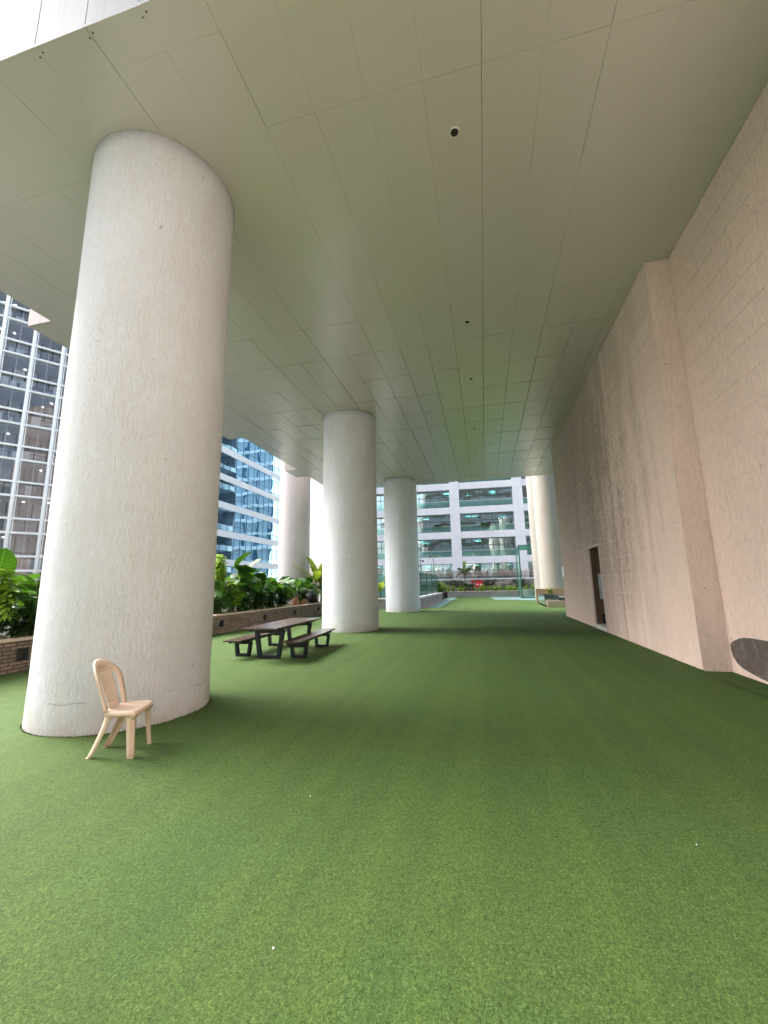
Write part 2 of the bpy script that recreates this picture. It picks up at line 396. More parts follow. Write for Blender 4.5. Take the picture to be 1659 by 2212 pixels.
for i, p in enumerate(pts):
    wq = .007+.012*abs(mn.noise(Vector((i*.23, 7, 0)))); vs += [(p[0]+wq, p[1], turf_z(p[0], p[1])+.006), (p[0]-wq, p[1], turf_z(p[0], p[1])+.006)]
b.add(vs, [(2*i, 2*i+1, 2*i+3, 2*i+2) for i in range(59)])
tag(b.build('turf_seam', MT['dark']), kind='structure')
# pale blue turf strips and the red paving edge by the glass fence
b = MB(); b.add([(-4.35, 30.2, .006), (-3.2, 30.2, .006), (-3.35, 52.4, .006), (-4.35, 52.4, .006)], [(0, 1, 2, 3)])
tag(b.build('blue_strip', MT['bluemat']), kind='structure')
b = MB(); b.add([(.9, 44.0, .006), (7.6, 40.5, .006), (7.6, 52.4, .006), (.5, 52.4, .006)], [(0, 1, 2, 3)])
tag(b.build('blue_area', MT['bluemat']), kind='structure')
b = MB(); b.add([(-4.56, 29.3, .010), (-4.18, 29.3, .010), (-4.3, 46.2, .010), (-4.56, 46.2, .010)], [(0, 1, 2, 3)])
tag(b.build('paving_edge', MT['redbrick']), kind='structure')

# ---------------------------------------------------------------- the tower over the terrace
CZ = 8.47; EX = -10.42; NY = 3.03; FY = 27.7; TX = 16.0
TOP = 40.0
tower = thing('tower_building', 'pale tower raised on round columns, its panelled grey underside sheltering the green terrace', 'building')
body = MB(); body.box(EX+.06, NY+.06, CZ+.05, TX, FY-.06, TOP)
bumps = [(7.37, 9.0), (14.73, 16.26), (21.83, 23.5)]
BX = -11.2
for y0, y1 in bumps: body.box(BX+.06, y0+.06, CZ+.05, EX+.2, y1-.06, TOP-.5)
body.build('body', MT['joint'], tower)
# soffit: single metal trays, each hanging a hair out of true, black gaps between
xs = [EX]
x = -0.43 - .79*12
while x < TX: xs.append(x); x += .79
xs = sorted(set(round(v, 3) for v in xs if v >= EX)) + [TX]
if xs[1]-xs[0] < .2: xs.pop(1)
ys = [NY, 3.47, 4.60, 6.23, 7.80, 9.38, 10.95, 12.53, 14.11, 15.70, 17.27, 18.85, 20.43, 22.0, 23.6, 25.2, 26.6, FY]
rnd = random.Random(3)
so = MB()
def tray(x0, y0, x1, y1):
    gp = lambda v: .0004+.0030*random.Random(int(v*1000)).random()**1.5
    fa = .005*max(0, min(1, (y0-7)/6)); fb = .014*max(0, min(1, (y0-7)/8))
    x0 += gp(x0)+fa; x1 -= gp(x1)+fa; y0 += gp(y0+99)+fb; y1 -= gp(y1+99)+fb
    sg_ = .0022 if y0 < 9 else .0042
    dz = [rnd.gauss(0, sg_) for _ in range(4)]; c0 = rnd.gauss(.001, .003)
    cxm, cym = (x0+x1)/2, (y0+y1)/2
    N = 4; vs = []
    for j in range(N+1):
        for i in range(N+1):
            u, v = i/N, j/N
            z = dz[0]*(1-u)*(1-v)+dz[1]*u*(1-v)+dz[2]*(1-u)*v+dz[3]*u*v
            z += c0*math.sin(math.pi*u)*math.sin(math.pi*v)
            vs.append((x0+(x1-x0)*u, y0+(y1-y0)*v, CZ+z))
    fs = [(j*(N+1)+i, (j+1)*(N+1)+i, (j+1)*(N+1)+i+1, j*(N+1)+i+1) for j in range(N) for i in range(N)]
    so.add(vs, fs, True)
    so.add([(x0, y0, CZ+dz[0]), (x1, y0, CZ+dz[1]), (x1, y1, CZ+dz[3]), (x0, y1, CZ+dz[2]),
            (x0, y0, CZ+.045), (x1, y0, CZ+.045), (x1, y1, CZ+.045), (x0, y1, CZ+.045)],
           [(0, 1, 5, 4), (1, 2, 6, 5), (2, 3, 7, 6), (3, 0, 4, 7)])
for i in range(len(xs)-1):
    if xs[i] > 6: continue
    for j in range(len(ys)-1): tray(xs[i], ys[j], xs[i+1], ys[j+1])
for y0, y1 in bumps: tray(BX, y0, BX+.4, y1); tray(BX+.4, y0, EX, y1)
so.build('soffit', MT['ceiling'], tower)
# cladding sheets round the tower, one mesh a face
f = MB()
for i in range(len(xs)-1):
    z = CZ+.002
    while z < TOP:
        f.box(xs[i]+.006, NY, z, xs[i+1]-.006, NY+.05, min(TOP, z+3.0)-.012); z += 3.0
f.build('front_cladding', MT['facade'], tower)
f = MB()
yy = [NY+.05]
while yy[-1] < FY-1.3: yy.append(yy[-1]+1.2)
yy.append(FY-.05)
for i in range(len(yy)-1):
    z = CZ+.002
    while z < TOP:
        f.box(EX, yy[i]+.006, z, EX+.05, yy[i+1]-.006, min(TOP, z+3.0)-.012); z += 3.0
for y0, y1 in bumps:
    for xa, xb in ((BX, BX+.4), (BX+.4, EX-.004)):
        f.box(xa+.005, y0, CZ+.002, xb-.005, y0+.05, TOP-.4); f.box(xa+.005, y1-.05, CZ+.002, xb-.005, y1, TOP-.4)
    f.box(BX, y0+.055, CZ+.002, BX+.05, y1-.055, TOP-.4)
f.build('side_cladding', MT['facade_pink'], tower)
z = CZ+.002
while z < TOP:
    f = MB()
    for i in range(len(xs)-1): f.box(xs[i], FY-.05, z, xs[i+1]-.008*(i % 2), FY, min(TOP, z+2.2)-.012)
    f.build('rear_band', MT['facade'], tower); z += 4.0
rv = MB()
for xx in xs[1:14]:
    for s_, o_ in ((-.035, .10), (.045, .07)):
        rv.lathe([(.0, -.006), (.011, -.005), (.012, .01)], 8, Matrix.Translation((xx+s_, NY+o_, CZ)))
rv.build('soffit_screw', MT['black'], tower)['kind'] = 'stuff'

# downlights
dl = None
dlab = ['round recessed downlight, the nearest one in the soffit, showing its white inner cup', 'small round soffit downlight, second nearest of the line down the ceiling',
        'small round soffit downlight, third nearest of the line', 'small round soffit downlight over the row of wide ceiling tiles, fourth nearest',
        'tiny soffit downlight, second from the far edge of the ceiling', 'tiny soffit downlight closest to the far edge of the ceiling']
for k, y in enumerate((5.37, 10.17, 13.34, 18.06, 21.2, 25.84)):
    if dl is None:
        dl = thing('downlight', dlab[0], 'ceiling light', (-.05, y, CZ), group='downlights set in a line along the soffit')
        MB().lathe([(.062, -.004), (.080, -.010), (.083, -.004), (.083, .02)], 28).build('trim_ring', MT['lamp_white'], dl)
        MB().lathe([(.056, -.003), (.048, .001), (.040, .0018), (.0, .002)], 24).build('lamp_cup', MT['lamp_white'], dl)
        MB().lathe([(.058, -.0065), (.052, -.0075), (.0, -.008)], 20).build('lens', MT['dark'], dl)
        o = dl
    else:
        o = copy_tree(dl)
    o.location = (-.05, y, CZ-.006); o['label'] = dlab[k]

# ---------------------------------------------------------------- columns
def column(x, y, r, h, label, group='round plastered columns', mat='column'):
    n = 96; prof = []
    k = int(h/.25)
    rr = random.Random(int(x*100+y))
    mb = MB(); vs = []; fs = []
    for i in range(k+1):
        z = h*i/k
        for j in range(n):
            a = 2*math.pi*j/n
            q = r*(1+.0025*math.sin(3*a+z*.7)+.0015*math.sin(7*a-z*1.9)) + (rr.uniform(-.006, .008) if i < 2 else 0)
            if i == 0: q += .012
            vs.append((q*math.cos(a), q*math.sin(a), z - (.055 if i == 0 else 0)))
    for i in range(k):
        for j in range(n): fs.append((i*n+j, i*n+(j+1) % n, (i+1)*n+(j+1) % n, (i+1)*n+j))
    fs.append(tuple(k*n+j for j in range(n)))
    mb.add(vs, fs, True); mb.sm[-1] = False
    o = mb.build('column', MT[mat])
    o.location = (x, y, 0); return tag(o, label, 'column', group)
column(-5.03, 5.19, 1.088, CZ, 'massive white rough plastered round column, the nearest, standing behind the plastic chair')
column(-5.09, 15.6, 1.08, CZ, 'round plastered column just behind the dark picnic table')
column(-5.12, 26.43, 1.09, CZ, 'round plastered column beside the glass fence and low slate wall, third in the row')
column(-12.9, 26.9, 1.08, 14, 'pinkish round column rising behind the planter, beyond the leafy plants', mat='column_pink')
column(5.59, 37.1, 1.08, 14, 'beige round column behind the low brown wall at the end of the textured wall', mat='column_beige')
column(6.25, 47.6, 1.08, 14, 'far round column mostly hidden behind the beige column near the brown wall', mat='column_beige')

# ---------------------------------------------------------------- the long textured wall on the right
wall = thing('textured_wall', 'tall pinkish beige textured wall with horizontal grooves and a doorway, along the right side', 'wall')
WX, WX2, PY = 3.78, 4.24, 9.06
gz = [0.0] + [.31+.504*k for k in range(0, 17)]; gz = [z for z in gz if z < CZ-.1] + [CZ-.004]
bk = MB()
bk.box(WX+.006, PY+.006, 0, WX+.35, 15.10, CZ-.01); bk.box(WX+.006, 16.56, 0, WX+.35, 22.2-.012, CZ-.01)
bk.box(WX+.006, 15.10, 2.86, WX+.35, 16.56, CZ-.01)
bk.box(WX2+.006, -9, 0, WX2+.35, PY+.01, CZ-.01); bk.box(WX+.351, PY+.006, 0, WX2+.34, PY+.4, CZ-.01)
bk.box(WX2+.006, -9, CZ-.009, WX2+.35, NY-.02, CZ+30)  # unseen upper wall, raised to block sky light from the right
bk.box(WX+.36, 22.1, 0, 4.4, 22.188, CZ-.01)
bk.build('groove_backing', MT['groove'], wall)
ct = MB(); GV = .005
def course(x0, y0, z0, x1, y1, z1): ct.box(x0, y0, z0+GV, x1, y1, z1-GV)
for i in range(len(gz)-1):
    z0, z1 = gz[i], gz[i+1]
    segs = [(PY, 13.13), (13.21, 15.06), (16.60, 22.2)] if z0 < 2.35 else [(PY, 13.13), (13.21, 22.2)]
    if z0 < 2.35:
        for a, c in segs: course(WX, a, z0, WX+.013, c, z1)
        if z1 > 2.91: ct.box(WX, 15.06, 2.91, WX+.013, 16.60, z1-GV)
    else:
        if z0 < 2.91:
            course(WX, PY, z0, WX+.013, 13.13, z1); course(WX, 13.21, z0, WX+.013, 15.06, z1)
            course(WX, 16.60, z0, WX+.013, 22.2, z1)
            if z1 > 2.91: ct.box(WX, 15.06, 2.91, WX+.013, 16.60, z1-GV)
        else:
            for a, c in segs: course(WX, a, z0, WX+.013, c, z1)
    ct.box(WX+.0135, PY, z0+GV, WX2+.02, PY+.013, z1-GV)          # the return of the pier
    ct.box(WX+.0135, 22.187, z0+GV, WX+.62, 22.2, z1-GV)          # far end
    ct.box(WX2, -9, z0+GV, WX2+.013, PY-.004, z1-GV)
z = CZ
while z < CZ+29.5:
    ct.box(WX2, -9, z+GV, WX2+.013, NY-.03, z+.504-GV); z += .504  # plaster courses of the unseen, sky-blocking upper wall
ct.build('plaster_course', MT['wall'], wall)
dr = MB()
dr.box(WX-.022, 15.07, 0, WX+.03, 15.15, 2.90); dr.box(WX-.022, 16.51, 0, WX+.03, 16.59, 2.90); dr.box(WX-.022, 15.151, 2.82, WX+.03, 16.509, 2.90)
dr.build('door_frame', MT['trim'], wall)
lin = MB(); lin.box(WX+.031, 15.06, 0, WX+.36, 15.14, 2.9); lin.box(WX+.031, 16.52, 0, WX+.20, 16.6, 2.9); lin.box(WX+.031, 15.141, 2.86, WX+.36, 16.519, 2.9)
lin.build('door_lining', MT['doorwood'], wall)
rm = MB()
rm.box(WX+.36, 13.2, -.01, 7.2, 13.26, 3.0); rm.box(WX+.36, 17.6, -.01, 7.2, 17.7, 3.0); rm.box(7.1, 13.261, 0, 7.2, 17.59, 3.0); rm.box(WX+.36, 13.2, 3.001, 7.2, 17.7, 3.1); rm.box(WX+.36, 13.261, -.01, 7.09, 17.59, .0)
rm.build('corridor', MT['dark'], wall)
dfm = MB(); dfm.bbox(WX+.201, 16.525, .17, WX+1.10, 16.575, 2.84, .006)
dleaf = dfm.build('door', MT['doorleaf'], wall)
MB().bbox(WX+.215, 16.500, 1.02, WX+.62, 16.523, 1.92, .004).build('notice_board', MT['paper'], dleaf)
MB().bbox(WX+.215, 16.505, .18, WX+.95, 16.523, .50, .004).build('kick_plate', MT['black'], dleaf)
MB().box(WX-.010, 15.152, 0, WX+1.6, 16.508, .16).build('door_sill', MT['sill'], wall)
jt = MB(); jt.box(WX+.004, 13.135, .02, WX+.010, 13.205, CZ-.02); jt.build('movement_joint', MT['jointdark'], wall)
# rough dark cement repair near the foot of the wall
def patch(cy, cz, ry, rz, seed, x, th):
    rr = random.Random(seed); n = 60; ring = []
    for i in range(n):
        a = 2*math.pi*i/n
        q = 1+.03*math.sin(3*a+1)+.012*math.sin(7*a)+rr.uniform(-.008, .008)
        sy = abs(math.cos(a))**.75*(1 if math.cos(a) > 0 else -1); sz = abs(math.sin(a))**.75*(1 if math.sin(a) > 0 else -1)
        ring.append((cy+ry*q*sy, cz+rz*q*sz))
    vs = [(x, p[0], p[1]) for p in ring] + [(x-th, cy+(p[0]-cy)*.97, cz+(p[1]-cz)*.96) for p in ring] + [(x-th*.8, cy, cz)]
    fs = [(i, (i+1) % n, n+(i+1) % n, n+i) for i in range(n)] + [(n+i, n+(i+1) % n, 2*n) for i in range(n)]
    return vs, fs
pt = MB(); pt.add(*patch(7.95, .37, 1.02, .32, 5, WX2, .014)); pp = pt.build('repair_patch', MT['cement'], wall)
sg = MB(); sg.bbox(WX-.03, 21.72, 1.90, WX-.001, 22.17, 2.38, .004)
tag(sg.build('wall_sign', MT['white']), 'small blank white plate fixed at the far end of the textured wall', 'sign')

# ================================================================ left planter
pl = thing('brick_planter', 'long low brown brick planter with pinkish coping, in front of the elephant ear plants', 'planter')
PX = -9.6
niches = [7.11-3.07*1, 7.11, 10.9, 14.02, 17.19, 20.21, 23.34, 26.4]
bw = MB(); yprev = -6.0
for ny in niches:
    bw.box(PX-.14, yprev, 0, PX, ny-.13, .635)
    bw.box(PX-.14, ny-.13, 0, PX, ny+.13, .21); bw.box(PX-.14, ny-.13, .49, PX, ny+.13, .635)
    yprev = ny+.13
bw.box(PX-.14, yprev, 0, PX, 28.9, .635)
bw.build('brick_wall', MT['brick'], pl)
cp = MB(); y = -6.0
while y < 28.8:
    cp.bbox(PX-.20, y+.002, .636, PX+.03, min(y+1.2, 28.9)-.002, .69, .006); y += 1.2
cp.build('coping', MT['coping'], pl)
bk = MB(); bk.box(-14.6, -6, 0, -14.45, 28.9, .55); bk.box(-14.44, -6, 0, PX-.15, -5.85, .55); bk.build('rear_wall', MT['concrete'], pl)
for ny in niches:
    nb = MB(); nb.box(PX-.135, ny-.129, .211, PX-.12, ny+.129, .489)
    nb.box(PX-.119, ny-.129, .211, PX+.008, ny-.105, .489); nb.box(PX-.119, ny+.105, .211, PX+.008, ny+.129, .489)
    nb.box(PX-.119, ny-.104, .211, PX+.008, ny+.104, .235); nb.box(PX-.119, ny-.104, .465, PX+.008, ny+.104, .489)
    nb.build('step_light', MT['niche'], pl)
b = MB(); N = 60; M_ = 8; vs = []
for j in range(N+1):
    for i in range(M_+1):
        vs.append((-14.44+(PX-.15+14.44)*i/M_, -5.8+(28.8+5.8)*j/N, .56+rnd.uniform(-.03, .04)))
b.add(vs, [(j*(M_+1)+i, j*(M_+1)+i+1, (j+1)*(M_+1)+i+1, (j+1)*(M_+1)+i) for j in range(N) for i in range(M_)], True)
tag(b.build('planter_soil', MT['soil']), kind='structure')

# ---------------------------------------------------------------- leaves
def leaf(mb, base, az, pitch, L, W, fold=.25, droop=.35, ruffle=.02, shape='heart', roll=0.0, rr=random, mi=0, nu=8, nv=6):
    """one leaf blade. az: heading, pitch: angle of the blade above the horizontal"""
    M = Matrix.Translation(base) @ Matrix.Rotation(az, 4, 'Z') @ Matrix.Rotation(-pitch, 4, 'Y') @ Matrix.Rotation(roll, 4, 'X')
    vs = []; ph = rr.uniform(0, 6)
    for i in range(nu+1):
        u = i/nu
        if shape == 'heart':
            wdt = W*.5*min(1.0, (math.sin(math.pi*min(1, u*.86+.14))**.75)*1.05) if u < 1 else 0
            back = .24*L
        elif shape == 'long':
            wdt = W*.5*(math.sin(math.pi*(u*.93+.05))**.6) if u < 1 else 0; back = 0
        else:
            wdt = W*.5*math.sin(math.pi*u)**.9 if 0 < u < 1 else 0; back = 0
        for j in range(nv+1):
            v = -1+2*j/nv
            x = L*u - back*abs(v)**1.3*(1-u)**1.5
            y = wdt*v
            z = fold*abs(y) - droop*L*u*u*.5 + ruffle*math.sin(ph+u*17+v*2)*abs(v)
            vs.append(M @ Vector((x, y, z)))
    fs = []; uvs = []
    for i in range(nu):
        for j in range(nv):
            a = i*(nv+1)+j
            fs.append((a, a+1, a+nv+2, a+nv+1))
            uvs.append([(i/nu, j/nv), (i/nu, (j+1)/nv), ((i+1)/nu, (j+1)/nv), ((i+1)/nu, j/nv)])
    mb.add(vs, fs, True, uvs, mi)

def elephant(x, y, h, n, label, s=1.0, seed=0, mats=('elephant', 'elephant2'), z0=.57, lean=None):
    rr = random.Random(seed)
    t = thing('elephant_ear_plant', label, 'plant', (x, y, z0), group='elephant ear plants in the brick planter')
    fl = MB(); st = MB()
    for k in range(n):
        az = lean + rr.uniform(-1.2, 1.2) if (lean is not None and rr.random() < .55) else 2*math.pi*k/n + rr.uniform(-.4, .4)
        hh = h*rr.uniform(.45, 1.0) if k > 1 else h*rr.uniform(.9, 1.02)
        out = (.12+.42*(1-hh/h)+rr.uniform(0, .22))*s*1.2
        tip = Vector((math.cos(az)*out, math.sin(az)*out, hh*.86))
        if math.cos(az) > -.2 and x+math.cos(az)*(out+.62*s) > -9.62: az += 2.2
        if math.cos(az) > -.2 and x+math.cos(az)*(out+.62*s) > -9.62: out *= .35; az += .9
        tip = Vector((math.cos(az)*out, math.sin(az)*out, hh*.86))
        p0 = Vector((rr.uniform(-.06, .06), rr.uniform(-.06, .06), 0))
        mid = (p0*.45+tip*.55) + Vector((0, 0, hh*.10)) - Vector((math.cos(az), math.sin(az), 0))*out*.15
        st.tube([p0, (p0+mid)/2+Vector((0, 0, .02)), mid, tip], [.024*s, .019*s, .014*s, .009*s], 6)
        L = rr.uniform(.55, .85)*s
        leaf(fl, tip, az+rr.uniform(-.4, .4), rr.choice((rr.uniform(-.6, .1), rr.uniform(.2, 1.1))), L, L*rr.uniform(.72, .88), rr.uniform(.1, .4), rr.uniform(.2, .7), .022*s, 'heart', rr.uniform(-.5, .5), rr, mi=(1 if rr.random() < .35 else 0))
    fl.build('foliage', [MT[mats[0]], MT[mats[1]]], t); st.build('stem', MT['stem'], t)
    return t

EP = [ # x, y, height, leaves, scale, label
 (-10.6, 16.0, 2.35, 9, 1.25, 'tall elephant ear plant with huge upright leaves just right of the lime green bush'),
 (-10.7, 17.1, 2.15, 9, 1.2, 'tall broad leaved elephant ear plant against the blue glass building'),
 (-10.8, 18.2, 2.1, 8, 1.1, 'elephant ear plant with big upright leaves, below the bare stick, left of the pale column'),
 (-10.3, 14.7, 1.35, 8, 1.0, 'mid height elephant ear plant below the lime green bush, next to the big white column'),
 (-10.3, 15.6, 1.45, 8, 1.05, 'elephant ear plant with a glossy leaf over the brick wall left of the table'),
 (-10.3, 16.8, 1.35, 9, 1.0, 'elephant ear plant with fanned pale stalks above the first wall light'),
 (-10.4, 18.0, 1.45, 9, 1.0, 'dense elephant ear plant in the middle of the planter front row'),
 (-10.4, 19.2, 1.5, 8, .95, 'elephant ear plant standing left of the terracotta rocks'),
 (-10.7, 20.4, 1.55, 9, 1.0, 'dark elephant ear plant whose leaves cross the foot of the pale column'),
 (-10.4, 21.9, 1.75, 9, 1.0, 'elephant ear plant over the terracotta rocks, one leaf upright against the pale column'),
 (-10.6, 23.1, 1.5, 8, .95, 'elephant ear plant left of the black bag'),
 (-11.2, 24.4, 1.6, 8, 1.1, 'wide leaved elephant ear plant behind the black bag'),
 (-10.6, 25.6, 1.2, 8, .9, 'low elephant ear plant right of the black bag'),
 (-11.7, 19.4, 1.75, 8, 1.1, 'rear elephant ear plant between the middle plants and the pale column'),
 (-11.8, 21.6, 1.6, 8, 1.1, 'rear elephant ear plant in shadow under the pale column'),
 (-11.6, 15.0, 1.9, 8, 1.1, 'rear elephant ear plant half hidden behind the lime green bush'),
 (-10.2, 6.7, 1.25, 8, 1.0, 'elephant ear plant nearest the left edge of the picture'),
 (-10.2, 7.8, 1.55, 9, 1.0, 'elephant ear plant with bright leaves touching the left side of the big white column'),
 (-11.0, 7.2, 1.75, 8, 1.15, 'tall elephant ear plant behind the dark shrub at far left'),
 (-11.3, 8.8, 1.8, 8, 1.1, 'elephant ear plant with ribbed upright leaf seen beside the big column at left'),
]
for k, (x, y, h, n_, s, lb) in enumerate(EP): elephant(x, y, h, n_, lb, s*.92, 40+k, lean=-.3)

def shrub(x, y, h, r, label, mat, seed, n=420, ls=.13, cat='shrub', name='shrub', z0=.57, group=None, shape='leaf'):
    rr = random.Random(seed); t = thing(name, label, cat, (x, y, z0), group=group)
    fl = MB(); st = MB(); tips = []
    for k in range(max(4, int(n/45))):
        a = rr.uniform(0, 6.28); q = r*math.sqrt(rr.random())*.8; zt = h*rr.uniform(.55, 1)
        tip = Vector((math.cos(a)*q, math.sin(a)*q, zt)); tips.append(tip)
        st.tube([(rr.uniform(-.05, .05), rr.uniform(-.05, .05), 0), tip*.55+Vector((0, 0, .05)), tip], [.016, .011, .005], 5)
    for k in range(n):
        tp = rr.choice(tips); u = rr.uniform(.25, 1.02)
        p = Vector((tp.x*u+rr.gauss(0, r*.2), tp.y*u+rr.gauss(0, r*.2), tp.z*u+rr.gauss(0, h*.05)))
        if p.z < .04: p.z = .05
        L = ls*rr.uniform(.7, 1.4)
        leaf(fl, p, rr.uniform(0, 6.28), rr.uniform(-.8, .7), L, L*rr.uniform(.38, .55), .3, .5, 0, shape, rr.uniform(-.6, .6), rr, nu=3, nv=2)
    fl.build('foliage', mat, t); st.build('stem', MT['stem'], t); return t
SB = [(-12.0, 14.2, 1.5), (-12.2, 15.7, 1.6), (-12.1, 17.2, 1.5), (-12.3, 18.7, 1.45), (-12.2, 20.3, 1.35), (-12.2, 22.0, 1.3), (-12.4, 24.6, 1.2), (-11.4, 5.9, 1.3), (-11.5, 7.6, 1.35), (-11.6, 9.4, 1.45), (-12.6, 8.2, 1.5)]
wh = ['behind the tall plants left of the lime bush', 'behind the lime green bush', 'behind the tallest elephant ear leaves', 'behind the middle of the planter', 'left of the pale column foot', 'at the pale column foot', 'behind the black bag',
      'at the far left edge', 'in the shadow at far left, second from the edge', 'beside the big white column at left', 'at the back of the planter at far left']
for k, (x, y, h) in enumerate(SB):
    shrub(x, y, h, .75, 'dark green small leaved filler shrub '+wh[k], MT['dark_leaf'], 200+k, 620, .16, group='dark filler shrubs in the brick planter')
FS = [(-10.15, 14.2), (-10.2, 16.2), (-10.25, 17.5), (-10.3, 18.7), (-10.3, 20.0), (-10.3, 22.6), (-10.2, 6.2), (-10.2, 7.5)]
fh = ['beside the big column, over the brick wall', 'between the first two front plants', 'above the first wall light', 'under the middle elephant ears', 'left of the terracotta rocks', 'left of the black bag', 'just above the coping at the far left edge', 'just above the coping beside the big white column']
for k, (x, y) in enumerate(FS):
    shrub(x, y, .95, .45, 'low dark leafy undergrowth plant '+fh[k], MT['dark_leaf'], 300+k, 300, .2, name='undergrowth_plant', cat='plant', group='undergrowth plants at the planter front')

# the lime green bush: whorls of pale leaves on tall stems
def limebush(x, y, h, label, seed, nw=9):
    rr = random.Random(seed); t = thing('lime_bush', label, 'bush', (x, y, .57)); fl = MB(); st = MB()
    for k in range(nw):
        a = rr.uniform(0, 6.28); q = rr.uniform(.0, .34); top = Vector((math.cos(a)*q, math.sin(a)*q, h*rr.uniform(.62, 1.0)))
        st.tube([(0, 0, 0), top*.5, top], [.02, .015, .007], 6)
        for lv in range(7):
            c = top + Vector((0, 0, -.085*lv))
            for j in range(7):
                leaf(fl, c, j*.9+lv*.4+rr.uniform(-.2, .2), rr.uniform(-.25, .45)-lv*.06, rr.uniform(.16, .25)*(1+.05*lv), .085, .25, .6, 0, 'leaf', rr.uniform(-.3, .3), rr, nu=4, nv=2)
    fl.build('foliage', MT['lime'], t); st.build('stem', MT['stem'], t); return t
limebush(-10.35, 14.85, 2.45, 'tall lime green bush with whorled pointed leaves beside the big white column', 11, 11)
limebush(-10.25, 15.75, 1.55, 'shorter lime green bush in front of the tall elephant ear leaves', 12, 5)
limebush(-10.2, 6.75, 1.75, 'bright lime green bush at the left edge of the picture', 13, 6)

def banana(x, y, h, label, seed, name='banana_plant', z0=.57, n=7):
    rr = random.Random(seed); t = thing(name, label, 'plant', (x, y, z0)); fl = MB(); st = MB()
    st.tube([(0, 0, 0), (.03, 0, h*.3), (.02, .02, h*.5)], [.07, .06, .035], 10)
    for k in range(n):
        a = 2*math.pi*k/n+rr.uniform(-.3, .3)
        pitch = rr.uniform(.7, 1.45); L = h*rr.uniform(.42, .58)
        b0 = Vector((.02, .02, h*rr.uniform(.38, .5)))
        leaf(fl, b0, a, pitch, L, L*.30, .3, rr.uniform(.3, .9), .02, 'long', 0, rr, nu=10, nv=4)
    fl.build('foliage', MT['banana'], t); st.build('stem', MT['stem'], t); return t
banana(-11.0, 26.3, 3.3, 'yellow green banana plant between the pale column and the middle column', 21)
banana(-10.9, 27.0, 2.6, 'smaller yellow green banana plant half hidden by the middle column', 22)
banana(-7.9, 31.5, 2.7, 'yellow green broad leaf plant seen between the middle and third columns', 23, 'banana_plant', 0, 6)
# variegated plant with white ribs
rr = random.Random(5); t = thing('ribbed_fan_plant', 'silvery ribbed fan shaped leaf beside the big white column at far left', 'plant', (-10.6, 8.45, .57)); fl = MB()
for k in range(11):
    leaf(fl, Vector((0, 0, 1.55)), R(-15), R(-55+k*13), .42, .035, .1, .1, 0, 'leaf', 0, rr, nu=3, nv=2)
fl.build('foliage', simple('silver_leaf', (.50, .50, .52), .5), t); MB().tube([(0, 0, 0), (.02, 0, .8), (0, 0, 1.55)], .012, 6).build('stem', MT['stem'], t)
# bare stick
tag(MB().tube([(-10.5, 18.6, .57), (-10.45, 18.8, 1.5), (-10.35, 19.1, 2.3), (-10.3, 19.3, 2.95)], [.02, .017, .012, .006], 6).build('bare_twig', MT['stem']), 'thin bare twig leaning up in front of the blue building', 'twig')
# ground cover
rr = random.Random(8); gc = MB()
for k in range(2600):
    y = rr.choice((rr.uniform(13, 18.6), rr.uniform(13, 24), rr.uniform(5, 9)))
    p = Vector((rr.uniform(-10.5, -9.82), y, .60+rr.uniform(0, .10)))
    L = rr.uniform(.05, .10); leaf(gc, p, rr.uniform(0, 6.28), rr.uniform(-.1, .9), L, L*.5, .2, .4, 0, 'leaf', 0, rr, nu=2, nv=2)
tag(gc.build('ground_cover', MT['cover']), 'low yellow green ground cover along the planter edge', 'ground cover', kind='stuff')
# rocks / pots
def rock(x, y, z, s, label, mat, name, cat, seed):
    bm = bmesh.new(); bmesh.ops.create_icosphere(bm, subdivisions=3, radius=1); rr = random.Random(seed)
    from mathutils import noise as mn
    for v in bm.verts:
        q = 1+.22*mn.noise(v.co*1.4+Vector((seed, 0, 0)))+.06*mn.noise(v.co*5)
        v.co = Vector((v.co.x*s[0]*q, v.co.y*s[1]*q, v.co.z*s[2]*q))
    o = MB().bm(bm, smooth=True).build(name, mat); o.location = (x, y, z); return tag(o, label, cat)
rock(-10.1, 21.35, .80, (.20, .26, .28), 'larger rounded terracotta rock under the elephant ears in the planter', MT['terracotta'], 'rock', 'rock', 3)
rock(-10.1, 22.35, .76, (.16, .17, .22), 'smaller terracotta rock between the larger one and the black bag', MT['terracotta'], 'rock', 'rock', 4)
# garbage bag
bm = bmesh.new(); bmesh.ops.create_icosphere(bm, subdivisions=5, radius=1)
from mathutils import noise as mn
for v in bm.verts:
    c = v.co.copy(); a = math.atan2(c.y, c.x)
    r_ = .27*(1.05-.25*max(0, c.z)**2); zz = c.z*.42
    if c.z > .62: r_ *= 1-.5*(c.z-.62)/.38
    cr = .035*math.sin(a*9+c.z*4)*(1 if c.z > 0 else .5) + .05*mn.noise(c*3.2) + .03*abs(mn.noise(c*7.5))
    v.co = Vector((c.x*(r_+cr), c.y*(r_+cr), zz+.02*mn.noise(c*6)))
bag = MB().bm(bm, smooth=True).build('garbage_bag', MT['bag']); bag.location = (-10.15, 23.75, .98)
tag(bag, 'black plastic garbage bag standing among the plants on the planter', 'bag')

